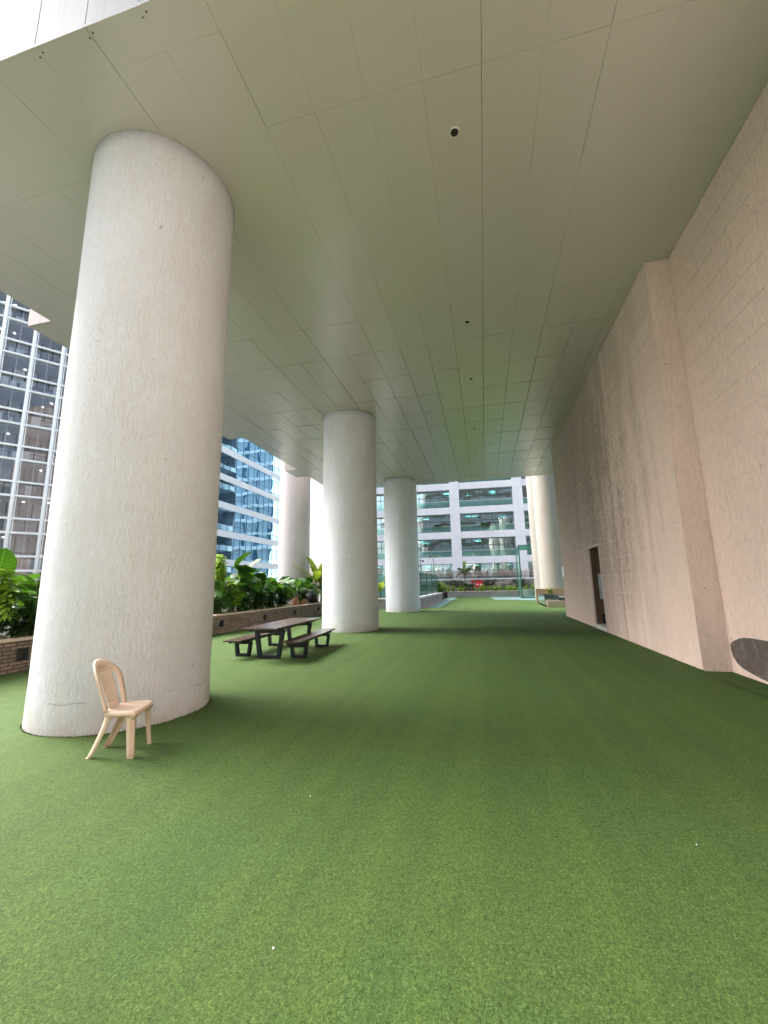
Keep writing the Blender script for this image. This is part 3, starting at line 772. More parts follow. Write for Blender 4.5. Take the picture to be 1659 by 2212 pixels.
# ================================================================ picnic table and benches
def planked(name_top, W, L, H, th, nb, legw_t, legw_b, legy, root, bar=.06, over=0):
    tp = MB(); pw = W/nb
    for i in range(nb):
        tp.bbox(-W/2+i*pw+.003, -L/2, H-th, -W/2+(i+1)*pw-.003, L/2, H, .004)
    tp.build(name_top, MT['plank'], root)
    fr = MB(); fr.box(-W*.36, -L/2+.16, H-th-.055, -W*.36+.045, L/2-.16, H-th-.001); fr.box(W*.36-.045, -L/2+.16, H-th-.055, W*.36, L/2-.16, H-th-.001)
    for s in (-1, 0, 1): fr.box(-W*.36+.046, s*(L/2-.3)-.02, H-th-.045, W*.36-.046, s*(L/2-.3)+.02, H-th-.002)
    fr.build('underframe', MT['navy'], root)
    for s in (-1, 1):
        lg = MB(); y = s*legy; zt = H-th-.056; d = .055
        for q in (-1, 1):
            x1, x0 = q*legw_t/2, q*legw_b/2
            hw = bar*.55
            vs = []
            for z, xx in ((0, x0), (zt, x1)):
                for dx, dy in ((-hw, -d), (hw, -d), (hw, d), (-hw, d)): vs.append((xx+dx, y+dy, z))
            lg.add(vs, [(0, 3, 2, 1), (4, 5, 6, 7), (0, 1, 5, 4), (1, 2, 6, 5), (2, 3, 7, 6), (3, 0, 4, 7)])
        lg.box(-legw_b/2+bar*.5, y-d*.96, .004, legw_b/2-bar*.5, y+d*.96, .004+bar*1.1)
        lg.box(-legw_t/2+bar*.5, y-d*.96, zt-bar, legw_t/2-bar*.5, y+d*.96, zt-.002)
        lg.build('leg', MT['navy'], root)
tb = thing('picnic_table', 'dark planked picnic table with navy trapezoid legs between its two benches', 'table', (-5.09, 10.2, 0), R(3.2))
planked('table_top', .88, 3.0, .745, .035, 7, .66, .46, .92, tb, .07)
bl = thing('bench', 'dark planked bench on the planter side of the picnic table', 'bench', (-5.90, 10.38, 0), R(2.6), 'benches of the picnic table')
planked('seat', .44, 2.9, .435, .032, 4, .38, .29, .88, bl, .055)
br = copy_tree(bl); br.location = (-4.43, 10.35, 0); br.rotation_euler = (0, 0, R(4)); br['label'] = 'dark planked bench on the open lawn side of the picnic table'

# ================================================================ plastic chair
ch = thing('plastic_chair', 'beige moulded plastic chair with perforated back, standing in front of the big white column', 'chair', (-3.78, 3.89, 0), R(18-90))
# local frame: +y forward, x across
def grid_surf(fn, nu, nv, th=None, skip=None, mod=True):
    mb = MB(); vs = [fn(i/nu, j/nv) for i in range(nu+1) for j in range(nv+1)]
    fs = [(i*(nv+1)+j, (i+1)*(nv+1)+j, (i+1)*(nv+1)+j+1, i*(nv+1)+j+1) for i in range(nu) for j in range(nv) if not (skip and skip(i, j))]
    mb.add(vs, fs, True); return mb
def solid(o, t, off=0, bev=0):
    m = o.modifiers.new('solidify', 'SOLIDIFY'); m.thickness = t; m.offset = off
    if bev:
        m2 = o.modifiers.new('subdiv', 'SUBSURF'); m2.levels = 1; m2.render_levels = 2
    return o
SH = .445
def seat_fn(u, v):
    # u across, v back to front ; superellipse outline with a rolled rim
    a = (u*2-1); c = (v*2-1)
    # map square to rounded square
    X = a*math.sqrt(max(0, 1-.20*c*c)); Y = c*math.sqrt(max(0, 1-.16*a*a))
    hw = .207+.022*(v)
    x = X*hw; y = .055+Y*.17
    e = max(abs(a), abs(c))
    z = SH - .012*(1-X*X)*(1-Y*Y) 
    if e > .93: z -= .045*((e-.93)/.07)
    z -= .012*max(0, c-.5)**2*4
    return (x, y, z)
solid(grid_surf(seat_fn, 28, 28).build('seat', MT['plastic'], ch), .006, -1)
# legs: L-shaped moulded channels, flaring outwards to the foot
def cleg(fx, fy, tx, ty, sx, sy):
    mb = MB(); N = 10; rings = []
    for i in range(N+1):
        t = i/N; z = (SH-.012)*(1-t)
        k = t**1.5
        x = tx+(fx-tx)*(.35*t+.65*k); y = ty+(fy-ty)*(.35*t+.65*k)
        wd = (.072*(1-t)+.050*t) + (.05*max(0, 1-t*6))
        # corner at (x,y), two webs pointing inwards
        c_ = .021*min(1, t*5)
        rings.append([(x-sx*wd, y-sy*.004, z), (x-sx*wd*.6, y, z), (x-sx*(c_+.003), y, z), (x-sx*c_, y-sy*c_, z), (x, y-sy*(c_+.003), z), (x, y-sy*wd*.6, z), (x-sx*.004, y-sy*wd, z)])
    n = 7; vs = [p for r_ in rings for p in r_]
    fs = [(i*n+j, i*n+j+1, (i+1)*n+j+1, (i+1)*n+j) for i in range(N) for j in range(n-1)]
    mb.add(vs, fs, True)
    o = mb.build('leg', MT['plastic'], ch); solid(o, .0055, 0); return mb
for sx in (-1, 1):
    cleg(sx*.212, .222, sx*.196, .190, sx, 1)
    cleg(sx*.172, -.245, sx*.186, -.085, sx, -1)
for sx in (-1, 1):
    xa, xb = sorted((sx*.176, sx*.216)); MB().bbox(xa, .186, 0, xb, .227, .010, .003).build('foot_pad', MT['plastic'], ch)
    xa, xb = sorted((sx*.130, sx*.168)); MB().bbox(xa, -.249, 0, xb, -.212, .010, .003).build('foot_pad', MT['plastic'], ch)

# apron under the seat
ap = MB(); ring = []
for k in range(64):
    a = 2*math.pi*k/64; c, s_ = math.cos(a), math.sin(a)
    px_ = abs(c)**.45*(1 if c > 0 else -1); py_ = abs(s_)**.45*(1 if s_ > 0 else -1)
    v_ = (py_+1)/2; ring.append((px_*(.190+.020*v_), .055+py_*.155))
vs = [(x, y, SH-.02) for x, y in ring] + [(x*.995, y*.995, SH-.075+.02*math.cos(4*2*math.pi*k/64)) for k, (x, y) in enumerate(ring)]
ap.add(vs, [(k, (k+1) % 64, 64+(k+1) % 64, 64+k) for k in range(64)], True)
solid(ap.build('apron', MT['plastic'], ch), .005)
# backrest: arched band frame + perforated splat
def bpos(x, z):      # the back leans away and is dished
    t = (z-SH)/.45
    return (x, -.105-.165*t-.02*t*t+.09*(x/.2)**2*(.35+.3*t), z)
path = []
for k in range(0, 9): t = k/8; path.append((-.196-.024*t, SH-.02+.29*t))
for k in range(1, 20):
    a = math.pi - math.pi*k/20; path.append((.220*math.cos(a), SH+.27+.205*math.sin(a)))
for k in range(8, -1, -1): t = k/8; path.append((.196+.024*t, SH-.02+.29*t))
fr = MB(); vs = []; BWD = .058
for i, (x, z) in enumerate(path):
    x2, z2 = path[min(i+1, len(path)-1)]; x1, z1 = path[max(i-1, 0)]
    tx, tz = x2-x1, z2-z1; l = math.hypot(tx, tz); nx, nz = tz/l, -tx/l   # inward
    wdt = BWD + (.030*math.exp(-((x)/.09)**2) if z > SH+.3 else 0)
    for q, off in ((-.35, -.012), (0, 0), (.5, .004), (1.0, 0)):
        xx, zz = x+nx*wdt*q if q > 0 else x, z+nz*wdt*q if q > 0 else z
        p = bpos(xx, zz); vs.append((p[0] + (0 if q >= 0 else 0), p[1]+(off if q >= 0 else -.022), p[2]))
n = 4; fr.add(vs, [(i*n+j, i*n+j+1, (i+1)*n+j+1, (i+1)*n+j) for i in range(len(path)-1) for j in range(n-1)], True)
back = fr.build('backrest', MT['plastic'], ch); solid(back, .006)
nu, nv = 15, 37
def sp_fn(u, v):
    z = SH-.02+v*.43; hw = .092+.036*v
    return bpos((u*2-1)*hw, z)
spl = grid_surf(sp_fn, nu, nv, skip=lambda i, j: i % 2 == 1 and j % 2 == 1 and 3 < j < 33 and 0 < i < 14).build('splat', MT['plastic'], back)
solid(spl, .005)

# turf pile standing up against the plaster where the carpet was trimmed
rr = random.Random(55); fb_ = MB()
def blade(x, y, h, az, w_=.003):
    dx, dy = math.cos(az), math.sin(az); l = h*rr.uniform(.1, .7)
    fb_.add([(x-dy*w_, y+dx*w_, 0), (x+dy*w_, y-dx*w_, 0), (x+dx*l, y+dy*l, h)], [(0, 1, 2)])
for ccx, ccy, cr, nn in ((-5.03, 5.19, 1.088, 3600), (-5.09, 15.6, 1.08, 1500), (-5.12, 26.43, 1.09, 900)):
    for k in range(nn):
        a = rr.uniform(0, 6.283); q = cr+.010+rr.uniform(-.002, .014)
        blade(ccx+q*math.cos(a), ccy+q*math.sin(a), rr.uniform(.006, .020)*(1+.7*mn.noise(Vector((a*6, ccy, 0)))), rr.uniform(0, 6.28), .004)
for k in range(3500):
    y = 9.0+13*rr.random()**1.4; blade(WX-rr.uniform(.0, .025), y, rr.uniform(.012, .03), rr.uniform(0, 6.28), .005)
tag(fb_.build('turf_fringe', MT['turf']), 'green turf fibres along the foot of the columns and wall', 'turf fringe', kind='stuff')
# tiny scraps on the lawn
for k, (x, y) in enumerate([(-1.05, 2.05), (.55, 1.75), (1.85, 2.35), (-.1, 1.62), (-1.45, 3.4), (1.2, 3.3)]):
    bm = bmesh.new(); bmesh.ops.create_icosphere(bm, subdivisions=1, radius=.0045)
    o = MB().bm(bm).build('scrap', MT['white']); o.location = (x, y, .006); o.rotation_euler = (.3*k, .2, k); o.scale = (1, 1.6, .6)
    tag(o, 'tiny white scrap lying on the green lawn', 'scrap', 'tiny white scraps on the lawn')

# ================================================================ far end of the terrace
bx = thing('slate_planter', 'low ledger stone planter with white coping carrying the teal glass fence', 'planter')
f = MB(); f.box(-9.5, 29.1, 0, -4.56, 29.35, .655); f.box(-4.81, 29.351, 0, -4.56, 46.2, .655); f.build('stone_wall', MT['slate'], bx)
f = MB(); f.bbox(-9.5, 29.07, .656, -4.53, 29.62, .73, .008); f.bbox(-5.15, 29.621, .656, -4.53, 46.2, .73, .008); f.build('coping', MT['coping_white'], bx)
for yy_ in (31.5, 34.5, 37.5, 40.5): MB().box(-4.565, yy_-.12, .28, -4.548, yy_+.12, .52).build('step_light', MT['niche'], bx)
MB().box(-9.5, 29.63, 0, -5.16, 46.1, .62).build('fill', MT['soil'], bx)
gf = thing('glass_fence', 'teal glass fence panels between dark posts on the white coping right of the third column', 'fence')
ysf = [30.0, 33.0, 36.2, 40.0, 44.6]
for i, yv in enumerate(ysf): MB().box(-4.93, yv-.035, .732, -4.86, yv+.035, 2.62).build('post', MT['teal'], gf)
for i in range(4):
    MB().box(-4.91, ysf[i]+.06, .80, -4.895, ysf[i+1]-.06, 2.56).build('glass_panel', MT['glass_fence'], gf)
MB().box(-4.925, 30.04, 2.565, -4.885, 44.56, 2.60).build('top_rail', MT['teal'], gf)
gf2 = thing('glass_fence', 'teal glass fence seen between the middle and third columns', 'fence')
xsf = [-13.5, -11.7, -9.9, -8.1, -6.4]
for i, xv in enumerate(xsf): MB().box(xv-.035, 35.0, .0, xv+.035, 35.07, 2.66).build('post', MT['teal'], gf2)
for i in range(4): MB().box(xsf[i]+.06, 35.03, .64, xsf[i+1]-.06, 35.045, 2.5).build('glass_panel', MT['glass_fence'], gf2)
MB().box(-13.4, 35.01, 2.52, -6.45, 35.06, 2.58).build('top_rail', MT['teal'], gf2)
def mast(x, y, h, label, base=0.0):
    t = thing('lamp_mast', label, 'lamp post', (x, y, base), group='thin floodlight masts')
    MB().tube([(0, 0, 0), (0, 0, h)], [.045, .03], 8).build('pole', MT['black'], t)
    MB().box(-.35, -.03, h-.28, .35, .03, h-.23).build('crossbar', MT['black'], t)
    for s in (-1, 1): MB().obox(Matrix.Translation((s*.3, -.06, h-.33)) @ Matrix.Rotation(.5, 4, 'X'), .22, .10, .16).build('lamp_head', MT['black'], t)
    return t
mast(-5.3, 45.5, 4.95, 'taller thin floodlight mast rising behind the teal glass fence')
mast(-6.75, 45.5, 4.5, 'shorter thin floodlight mast just right of the third column')
mast(-21.5, 47.0, 5.3, 'thin distant mast in the strip of white sky by the pale column', 0)
mast(-20.0, 47.5, 3.9, 'lower distant mast right of the taller one in the strip of white sky', 0)

fwll = thing('slate_wall', 'long low grey ledger stone planter wall at the far end of the lawn', 'planter wall')
MB().box(-4.55, 52.5, 0, 16, 52.8, .66).build('stone_wall', MT['slate'], fwll)
MB().bbox(-4.55, 52.46, .661, 16, 52.85, .73, .008).build('coping', MT['coping'], fwll)
MB().box(-9.5, 46.25, 0, -4.81, 56.9, .60).build('planter_fill', MT['soil'], fwll)
MB().box(-4.80, 52.81, 0, 16, 56.9, .60).build('soil_bed', MT['soil'], fwll)
# rubble wall covered by creeper
cw = thing('creeper_wall', 'rough rubble wall overgrown with dark creeper behind the small lime shrubs', 'wall')
rr = random.Random(31); vs = []; NX, NZ = 120, 12
for j in range(NZ+1):
    for i in range(NX+1):
        p = Vector((-16+32*i/NX, 0, 2.1*j/NZ)); vs.append((p.x, 57.0+.25*mn.noise(p*1.3)+.18*mn.noise(p*3.5), p.z))
mb = MB(); mb.add(vs, [(j*(NX+1)+i, j*(NX+1)+i+1, (j+1)*(NX+1)+i+1, (j+1)*(NX+1)+i) for j in range(NZ) for i in range(NX)], True)
mb.add([(-16, 57.3, 0), (16, 57.3, 0), (16, 57.3, 2.1), (-16, 57.3, 2.1)], [(0, 1, 2, 3)]); mb.build('rubble', MT['rock'], cw)
mb = MB()
for k in range(9000):
    x = rr.uniform(-14, 15); z = .8+1.35*rr.random()**.6
    if mn.noise(Vector((x*.55, z*.9, 3))) < -.05: continue
    L = rr.uniform(.10, .22); leaf(mb, Vector((x, 56.75+rr.uniform(-.25, .15), z+rr.uniform(-.05, .1))), rr.uniform(3.6, 5.8), rr.uniform(-1, .6), L, L*.6, .2, .4, 0, 'leaf', rr.uniform(-.6, .6), rr, nu=2, nv=2)
cr_ = mb.build('creeper', MT['dark_leaf'], cw); cr_['kind'] = 'stuff'
ld = MB(); ld.box(-15, 57.6, 2.15, 16, 57.9, 2.32); tag(ld.build('ledge', MT['white']), 'thin white ledge running below the stick fence', 'ledge')
# stick fence
sf = MB(); rr = random.Random(77); x = -10.0
while x < 15:
    a = rr.gauss(0, .04); sf.tube([(x, 58.4+rr.uniform(-.1, .1), 2.2), (x+a, 58.4, 3.42+rr.uniform(-.16, .14))], rr.uniform(.018, .042), 5)
    x += rr.uniform(.055, .13)
for z in (2.6, 3.1): sf.tube([(-10, 58.5, z), (15, 58.5, z)], .02, 5)
tag(sf.build('stick_fence', MT['stickm']), 'rustic brown fence of upright sticks in front of the far white building', 'fence')
# small lime shrubs row
rr = random.Random(91)
desc = ['beside the glass fence, leftmost', 'right of the leftmost', 'left of the palm foot', 'in front of the palm', 'just right of the palm', 'left of the red pipe', 'under the red cabinet, left half', 'under the red cabinet, right half', 'right of the red cabinet', 'second right of the red cabinet',
        'third right of the red cabinet', 'in the middle of the bare stretch', 'left of the green frame, fourth away', 'left of the green frame, third away', 'left of the green frame, next to it', 'seen through the green frame, left', 'seen through the green frame, right']
for k in range(17):
    x = -4.4+k*.62+rr.uniform(-.1, .1)
    shrub(x, 53.3+rr.uniform(-.1, .3), .62+rr.uniform(0, .28), .25, 'small lime shrub on the far slate wall, '+desc[k], MT['lime'], 500+k, 110, .2, name='lime_shrub', z0=.6, group='small lime shrubs along the far wall')
for k, (x, y, h) in enumerate([(-5.6, 48.5, 1.6), (-6.6, 50, 1.9), (-7.6, 46, 1.7), (-5.6, 53.5, 1.3), (-8.6, 40, 1.6), (-7.6, 37, 1.4)]):
    shrub(x, y, h, .9, 'bushy green shrub behind the glass fence, ' + ['at its far end', 'second from its far end', 'seen through the middle pane', 'beside the far slate wall', 'left of the third column', 'just behind the third column'][k], MT['lime' if k in (3,) else 'dark_leaf'], 600+k, 420, .26, group='bushes behind the glass fence')
# palm
def palm(x, y, z0, h, label, seed, n=13, fr_l=1.6, spear=True, name='palm_tree', group=None, tr=.09):
    rr = random.Random(seed); t = thing(name, label, 'palm', (x, y, z0), group=group)
    MB().tube([(0, 0, 0), (.04, 0, h*.5), (0, 0, h)], [tr, tr*.75, tr*.55], 8).build('trunk', MT['trunk'], t)
    fl = MB()
    for k in range(n):
        a = 2*math.pi*k/n+rr.uniform(-.25, .25); e = rr.uniform(.15, 1.0); L = fr_l*rr.uniform(.75, 1.1)
        pts = []
        for i in range(9):
            u = i/8; r_ = L*u*math.cos(e)*(1-.1*u); zz = L*(math.sin(e)*u-(.75)*u*u*.8)
            pts.append(Vector((math.cos(a)*r_, math.sin(a)*r_, h+zz)))
        fl.tube(pts, [.014]*8+[.004], 4)
        for i in range(1, 9):
            for q in range(3):
                u = (i-1+q/3)/8; p = pts[i-1].lerp(pts[i], q/3); ll = L*.34*math.sin(math.pi*(.15+.8*u))
                for s in (-1, 1):
                    leaf(fl, p, a+s*1.05, rr.uniform(-.35, .1), ll, .10*fr_l/1.6, .2, .6, 0, 'leaf', 0, rr, nu=2, nv=2)
    fl.build('crown', MT['palm'], t)
    if spear:
        sp = MB()
        for k in range(5): leaf(sp, Vector((0, 0, h)), 1+k*.5, R(72+k*5), fr_l*(.95-.08*k), .22, .4, .1, 0, 'long', 0, rr, nu=6, nv=2)
        sp.build('young_leaf', MT['banana'], t)
    return t
palm(-2.45, 54.3, .6, 2.6, 'thin palm with a bright green young leaf standing before the white pier', 5, 12, 1.7)
palm(-2.1, 53.9, .6, .75, 'low bushy palm at the foot of the thin palm, left of the red cabinet', 6, 14, 1.3, False)
# red fire point
rc = thing('fire_cabinet', 'red cabinet with two small pale square windows behind the lime shrubs', 'cabinet', (-.68, 53.9, 0))
MB().bbox(-.46, -.15, 1.18, .46, .15, 1.98, .02).build('body', MT['red'], rc)
MB().box(-.47, -.165, 1.93, .47, .16, 2.0).build('lid', MT['red'], rc)
for s in (-1, 1): MB().bbox(s*.19-.085, -.168, 1.44, s*.19+.085, -.152, 1.62, .004).build('window', MT['white'], rc)
for s in (-1, 1): MB().box(s*.38-.03, -.03, .6, s*.38+.03, .03, 1.179).build('leg', MT['red'], rc)
rp = thing('fire_pipe', 'red standing pipe with a round valve head left of the red cabinet', 'pipe', (-1.48, 53.9, .6))
MB().tube([(0, 0, 0), (0, 0, 1.25)], .065, 10).build('pipe', MT['red'], rp)
MB().lathe([(0, -.05), (.17, -.04), (.19, 0), (.17, .04), (0, .05)], 20, Matrix.Translation((0, -.02, 1.33)) @ Matrix.Rotation(R(90), 4, 'X')).build('valve_head', MT['red'], rp)
# green screen frame
gs = thing('green_frame_screen', 'tall green framed see through screen standing on the blue turf near the far wall', 'screen')
X0, X1, Y0, Y1, HZ = 3.87, 7.4, 47.8, 52.3, 5.75
for (x, y) in ((X0, Y0), (X0, Y1), (X1, Y0), (X1, Y1)): MB().box(x-.05, y-.05, 0, x+.05, y+.05, HZ).build('post', MT['teal'], gs)
ra = MB()
for z in (.05, HZ-.05, HZ-.55):
    ra.box(X0+.05, Y0-.035, z-.035, X1-.05, Y0+.035, z+.035); ra.box(X0-.035, Y0+.05, z-.035, X0+.035, Y1-.05, z+.035)
ra.build('rail', MT['teal'], gs)
MB().box(X0-.008, Y0+.06, .1, X0+.008, Y1-.06, HZ-.1).build('side_panel', MT['net'], gs)
MB().box(X0+.06, Y0-.008, HZ-.5, X1-.06, Y0+.008, HZ-.1).build('top_panel', MT['net'], gs)
MB().box(X0+.06, Y0-.006, .1, X1-.06, Y0+.006, .95).build('lower_panel', MT['glass_rail'], gs)
# low walls by the beige column
tag(MB().bbox(3.98, 36.0, 0, 9, 36.2, 1.13, .01).build('low_wall', MT['brown']), 'waist high brown plastered wall at the foot of the beige column', 'wall')
tag(MB().bbox(3.95, 29.75, 0, 7, 29.95, .42, .01).build('low_wall', MT['beige']), 'knee high beige plastered wall beside the end of the textured wall', 'wall')
sx_ = [(3.96, 33.9), (3.93, 32.55), (3.90, 31.2)]
ml = ['mirror steel planter box farthest along, against the brown wall', 'mirror steel planter box in the middle, holding a small shrub', 'mirror steel planter box next to the knee high beige wall']
mp = None
for k, (x, y) in enumerate(sx_):
    if mp is None:
        mp = thing('steel_planter', ml[0], 'planter', (x, y, 0), group='mirror steel planter boxes')
        g = MB(); g.box(0, -.60, .14, .02, .60, .78); g.box(.9, -.60, .14, .92, .60, .78); g.box(.02, -.60, .14, .9, -.58, .78); g.box(.02, .58, .14, .9, .60, .78)
        g.build('panel', MT['mirror'], mp); MB().box(.021, -.579, .5, .899, .579, .70).build('soil', MT['soil'], mp)
        for s in (-1, 1): MB().box(.03, s*.5-.05, 0, .85, s*.5+.05, .139).build('foot', MT['black'], mp)
        o = mp
    else: o = copy_tree(mp); o.location = (x, y, 0); o['label'] = ml[k]
shrub(4.55, 32.5, .75, .28, 'small yellowish shrub growing in the middle mirror steel planter', MT['cover'], 71, 160, .16, z0=.7)
db = MB(); db.bbox(4.95, 30.6, 0, 6.2, 33.0, .62, .01); tag(db.build('dark_box', MT['mull']), 'low dark grey box behind the knee high beige wall', 'box')

# block added behind the camera, out of view, to cut the skylight
ob = thing('added_shade_block', 'pale office block added unseen behind the camera to block daylight on the terrace', 'building', (0, -17, 0))
m = MB(); m.box(-26, -12, -14, 20, -.3, 30); m.build('body', MT['refl'], ob)
for k in range(11): MB().box(-26.2, -12.2, -12+4*k, 20.2, 0, -10.4+4*k).build('band', MT['pinkwhite'], ob)

# ================================================================ FAR WHITE BUILDING
fb = thing('office_building', 'white clad office block with ribbon windows and green glass balconies across the far end', 'building', (0, 65, 0), R(2.87))
P = 9.57; T0 = -4.65
piers = [T0+P*i for i in range(-2, 5)]
fl_z = [4.68-3.85*i for i in range(4, 0, -1)] + [4.68+3.88*i for i in range(0, 9)]
pr = [MB() for _ in piers]
for i, x in enumerate(piers):
    m = MB(); z = -14
    base = 2.3
    for z in [4.68-3.86*5+k*1.93+.0 for k in range(0, 28)]:
        m.box(x+.006, -.25, z+.006, x+.78-.006, .3, z+1.93-.006); m.box(x+.78+.006, -.25, z+.006, x+1.5-.006, .3, z+1.93-.006)
    m.build('pier', MT['pinkwhite'], fb)
for z in fl_z:
    vis = z > 0
    for i in range(len(piers)-1):
        xa, xb = piers[i]+1.5, piers[i+1]; m = MB(); npn = 5
        wdt = (xb-xa)/npn
        for k in range(npn):
            m.box(xa+k*wdt+.008, -.12, z, xa+(k+1)*wdt-.008, .25, z+1.05)
        m.build('band', MT['pinkwhite'], fb)
        if not vis and z < -5: continue
        wz0, wz1 = z+1.05, z+3.87
        wfr = MB()
        for k in range(npn+1): wfr.box(xa+k*wdt-.035, .70, wz0+.002, xa+k*wdt+.035, .80, wz1-.002)
        wfr.box(xa, .69, wz0+1.75, xb, .81, wz0+1.82); 
        wo_ = wfr.build('window', MT['mull'], fb)
        MB().box(xa, .745, wz0, xb, .76, wz1).build('pane', MT['glass_far'], wo_)
        rl = MB(); rl.box(xa+.01, -.085, wz0+.03, xb-.01, -.07, wz0+.92)
        ro = rl.build('balcony_rail', MT['glass_rail'], fb)
        hr = MB(); hr.box(xa, -.11, wz0+.93, xb, -.05, wz0+.97)
        for k in range(npn+1): hr.box(xa+k*wdt-.02, -.065, wz0+.0, xa+k*wdt+.02, -.035, wz0+.93)
        hr.build('handrail', MT['tubewhite'], ro)
rr = random.Random(17)
it = MB(); li = MB(); bl_ = MB()
for z in fl_z:
    it.box(piers[0], .26, z, piers[-1]+1.5, 7.0, z+.95)
    for i in range(len(piers)-1):
        for k in range(7):
            if rr.random() < .35:
                x = piers[i]+1.8+rr.uniform(0, 7); y = rr.uniform(1.5, 5)
                li.box(x, y, z+3.72, x+.9, y+.12, z+3.75)
        x = piers[i]+1.5
        while x < piers[i+1]:
            wd_ = rr.uniform(.4, 1.4)
            if rr.random() < .42: bl_.box(x, 1.0+rr.uniform(0, 2), z+1.1, x+wd_, 1.15+rr.uniform(2, 2.4), z+rr.uniform(1.9, 3.8))
            x += wd_+rr.uniform(.2, 1.5)
it.build('floor_slab', MT['slab'], fb)
MB().box(piers[0], 6.9, -14, piers[-1]+1.5, 7.1, 39).build('core_wall', MT['interior'], fb)
li.build('office_light', MT['officelight'], fb)['kind'] = 'stuff'; bl_.build('interior_blind', MT['curtain'], fb)['kind'] = 'stuff'
MB().box(piers[0], .3, 39.01, piers[-1]+1.5, 7.0, 39.5).build('roof', MT['slab'], fb)
# potted palms on a balcony
ca, sa = math.cos(R(2.87)), math.sin(R(2.87))
def onfb(t, d, z): return (t*ca-d*sa, 65+t*sa+d*ca, z)
for k, (tt, lb) in enumerate([(-6.5, 'potted palm on the balcony left of the wide white pier'), (.6, 'potted palm on the balcony right of the wide white pier')]):
    c = onfb(tt, .3, 9.67)
    palm(c[0], c[1], c[2]-.02, .95, lb, 60+k, 15, 1.35, False, 'potted_palm', 'potted palms on the office balconies', .12)

# ================================================================ BLUE GLASS BUILDING
bb = thing('glass_building', 'blue mirrored glass office block with pale horizontal bands left of the pale column', 'building', (-35.5, 0, 0))
BY0, BY1 = 46.5, 73.5
m = MB(); m.box(-12, BY0, -14, -4.2, BY1, 44.9); m.build('core', MT['interior'], bb)
yl = [52.1+1.645*k for k in range(-3, 13)]
for k in range(-6, 7):
    z = 20.87+4.03*k
    if z < -14: continue
    m = MB()
    for i in range(len(yl)-1): m.box(-.02, yl[i]+.012, z, .10, yl[i+1]-.012, z+.92)
    m.build('band', MT['blueband'], bb)
    if z+4.03 > 46: continue
    m = MB()
    for yv in yl: m.box(.0, yv-.022, z+.921, .05, yv+.022, z+4.029)
    m.box(0, yl[0], z+1.75, .045, yl[-1], z+1.79); m.box(0, yl[0], z+.925, .045, yl[-1], z+.96)
    wo_ = m.build('window', MT['bluemull'], bb)
    MB().box(-.02, yl[0], z+.92, .0, yl[-1], z+4.03).build('pane', MT['glass_blue'], wo_)
m = MB()
for k in range(-6, 7): m.box(-4.19, BY0+.1, 20.87+4.03*k, -.03, BY1-.1, 20.87+4.03*k+.5)
m.build('floor_slab', MT['slab'], bb)
MB().box(-12, BY1+.01, -14, .1, BY1+.3, 46).build('end_wall', MT['blueband'], bb); MB().box(-12, BY0-.3, -14, .1, BY0-.01, 46).build('end_wall', MT['blueband'], bb)

# a tower added out of view so the blue glass has something to mirror
rb = thing('added_reflection_tower', 'unseen banded tower added beyond the white block to give the blue glass a reflection', 'building', (0, 104, 0))
m = MB(); m.box(-14, 0, -14, 22, 16, 60); m.build('body', MT['refl'], rb)
for k in range(18):
    MB().box(-14.2, -.25, -12+4*k, 22.2, 16.2, -11.1+4*k).build('band', MT['pinkwhite'], rb)
for k in range(9): MB().box(-14.1+k*4.2, -.15, -14, -13.5+k*4.2, -.01, 60).build('pier', MT['bluemull'], rb)

# ================================================================ WHITE TUBE BUILDING
A36 = R(36.09); dv = Vector((math.sin(A36), math.cos(A36), 0)); nv_ = Vector((dv.y, -dv.x, 0))   # nv_ points at us
p0 = Vector((-49.62, 33.63, 0)); off = p0.dot(dv)
eb = thing('atrium_building', 'dark glass atrium block behind a lattice of white steel tubes at the left edge', 'building', p0 - dv*(off+2.05) + Vector((0, 0, 0)), R(90)-A36)
# local x along dv, local -y ... toward us is nv_ = local -y
zb = [5.42, 7.9, 9.42, 11.94, 13.5, 16.03, 17.55, 20.1, 21.6, 24.16]
zl = []
for k in range(-5, 8):
    zl += [5.42+4.07*k, 7.93+4.07*k]
zl = [z for z in zl if -13 < z < 38]
txs = [ -2.70*4+2.70*k for k in range(0, 9)]
for x in txs:
    m = MB(); m.tube([(x, -.36, -14), (x, -.36, 38)], .19, 12); m.box(x+.25, -.30, -14, x+.33, -.05, 38); m.build('mast_tube', MT['tubewhite'], eb)
for z in zl:
    m = MB(); m.tube([(txs[0]-.5, -.32, z), (txs[-1]+.5, -.32, z)], .135, 10); m.build('cross_tube', MT['tubewhite'], eb)
m = MB()
for x in txs[:-1]: m.tube([(x+1.42, -.06, -14), (x+1.42, -.06, 38)], .012, 5)
for x in txs[:-1]:
    for z in zl:
        for q in (1.30, 1.54):
            m.tube([(x+q, -.22, z+.05), (x+q, -.04, z+.16)], .018, 5); m.tube([(x+q, -.22, z+.05), (x+q, -.04, z-.06)], .018, 5)
m.build('glass_clamp', MT['tubewhite'], eb)['kind'] = 'stuff'
MB().box(txs[0]-.5, -.01, -14, txs[-1]+.5, .01, 38).build('glass_wall', MT['glass_exo'], eb)
it = MB(); bl_ = MB(); li = MB(); col_ = MB(); rail = MB(); rr = random.Random(4)
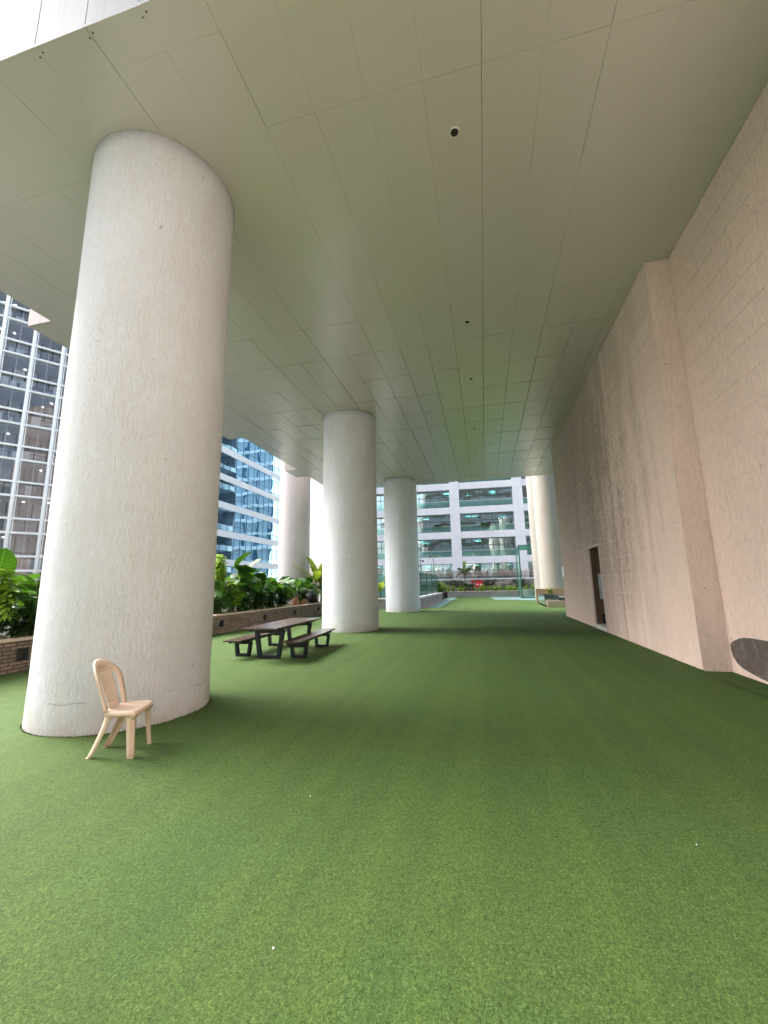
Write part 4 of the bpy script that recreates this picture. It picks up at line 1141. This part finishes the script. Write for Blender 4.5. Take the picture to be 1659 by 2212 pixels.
for k in range(-4, 8):
    z = 7.93+4.07*k-1.15
    it.box(txs[0], .7, z+1.1, txs[-1], 9, z+1.5)
    for x in txs: col_.box(x-.12, 2.6, z-2.6, x+.12, 2.9, z+1.1)
    x = txs[0]
    while x < txs[-1]:
        wd_ = rr.uniform(.3, .9)
        if rr.random() < .55: bl_.box(x, 1.7+rr.uniform(0, .5), z+1.5, x+wd_, 2.3, z+rr.uniform(2.3, 3.2))
        if rr.random() < .35: bl_.box(x, 6.0, z-.4, x+wd_*.5, 6.1, z+1.0)
        if rr.random() < .25: rail.box(x, 2.2, z+1.5, x+.04, 2.25, z+2.6)
        if rr.random() < .3: li.lathe([(0, 0), (.085, .0), (.085, .03)], 8, Matrix.Translation((x, 2+rr.uniform(0, 2.5), z+1.05)))
        x += wd_+rr.uniform(.05, .6)
    rail.box(txs[0], 2.2, z+2.55, txs[-1], 2.26, z+2.6)
it.build('floor_slab', MT['slab'], eb); bl_.build('interior_blind', MT['curtain'], eb)['kind'] = 'stuff'; col_.build('interior_column', MT['slab'], eb)['kind'] = 'stuff'
li.build('office_light', MT['officelight'], eb)['kind'] = 'stuff'; rail.build('gallery_rail', MT['mull'], eb)['kind'] = 'stuff'
MB().box(txs[0]-.5, 4.0, -14, txs[-1]+.5, 4.3, 38).build('core_wall', MT['atrium_wall'], eb)
MB().box(txs[0]-.5, .02, 38.01, txs[-1]+.5, 9.3, 38.5).build('roof', MT['curtain'], eb)
for xa in (txs[0]-.7, txs[-1]+.51): MB().box(xa, .05, -14, xa+.19, 9.3, 38.5).build('end_wall', MT['curtain'], eb)
MB().box(3.7, 1.5, 10.45, 4.7, 1.55, 11.2).build('red_screen', MT['screen_red'], eb)
MB().obox(Matrix.Translation((5.0, 1.3, 10.9)) @ Matrix.Rotation(.6, 4, 'Y'), .12, .05, .8).build('blue_sign_tube', MT['screen_blue'], eb)
# low white parapet beyond the planter at the far left
tag(MB().bbox(-30, 30, 1.5, -29.7, 56, 1.8, .02).build('parapet', MT['white']) , 'low white parapet beyond the planter, in front of the blue building foot', 'parapet')
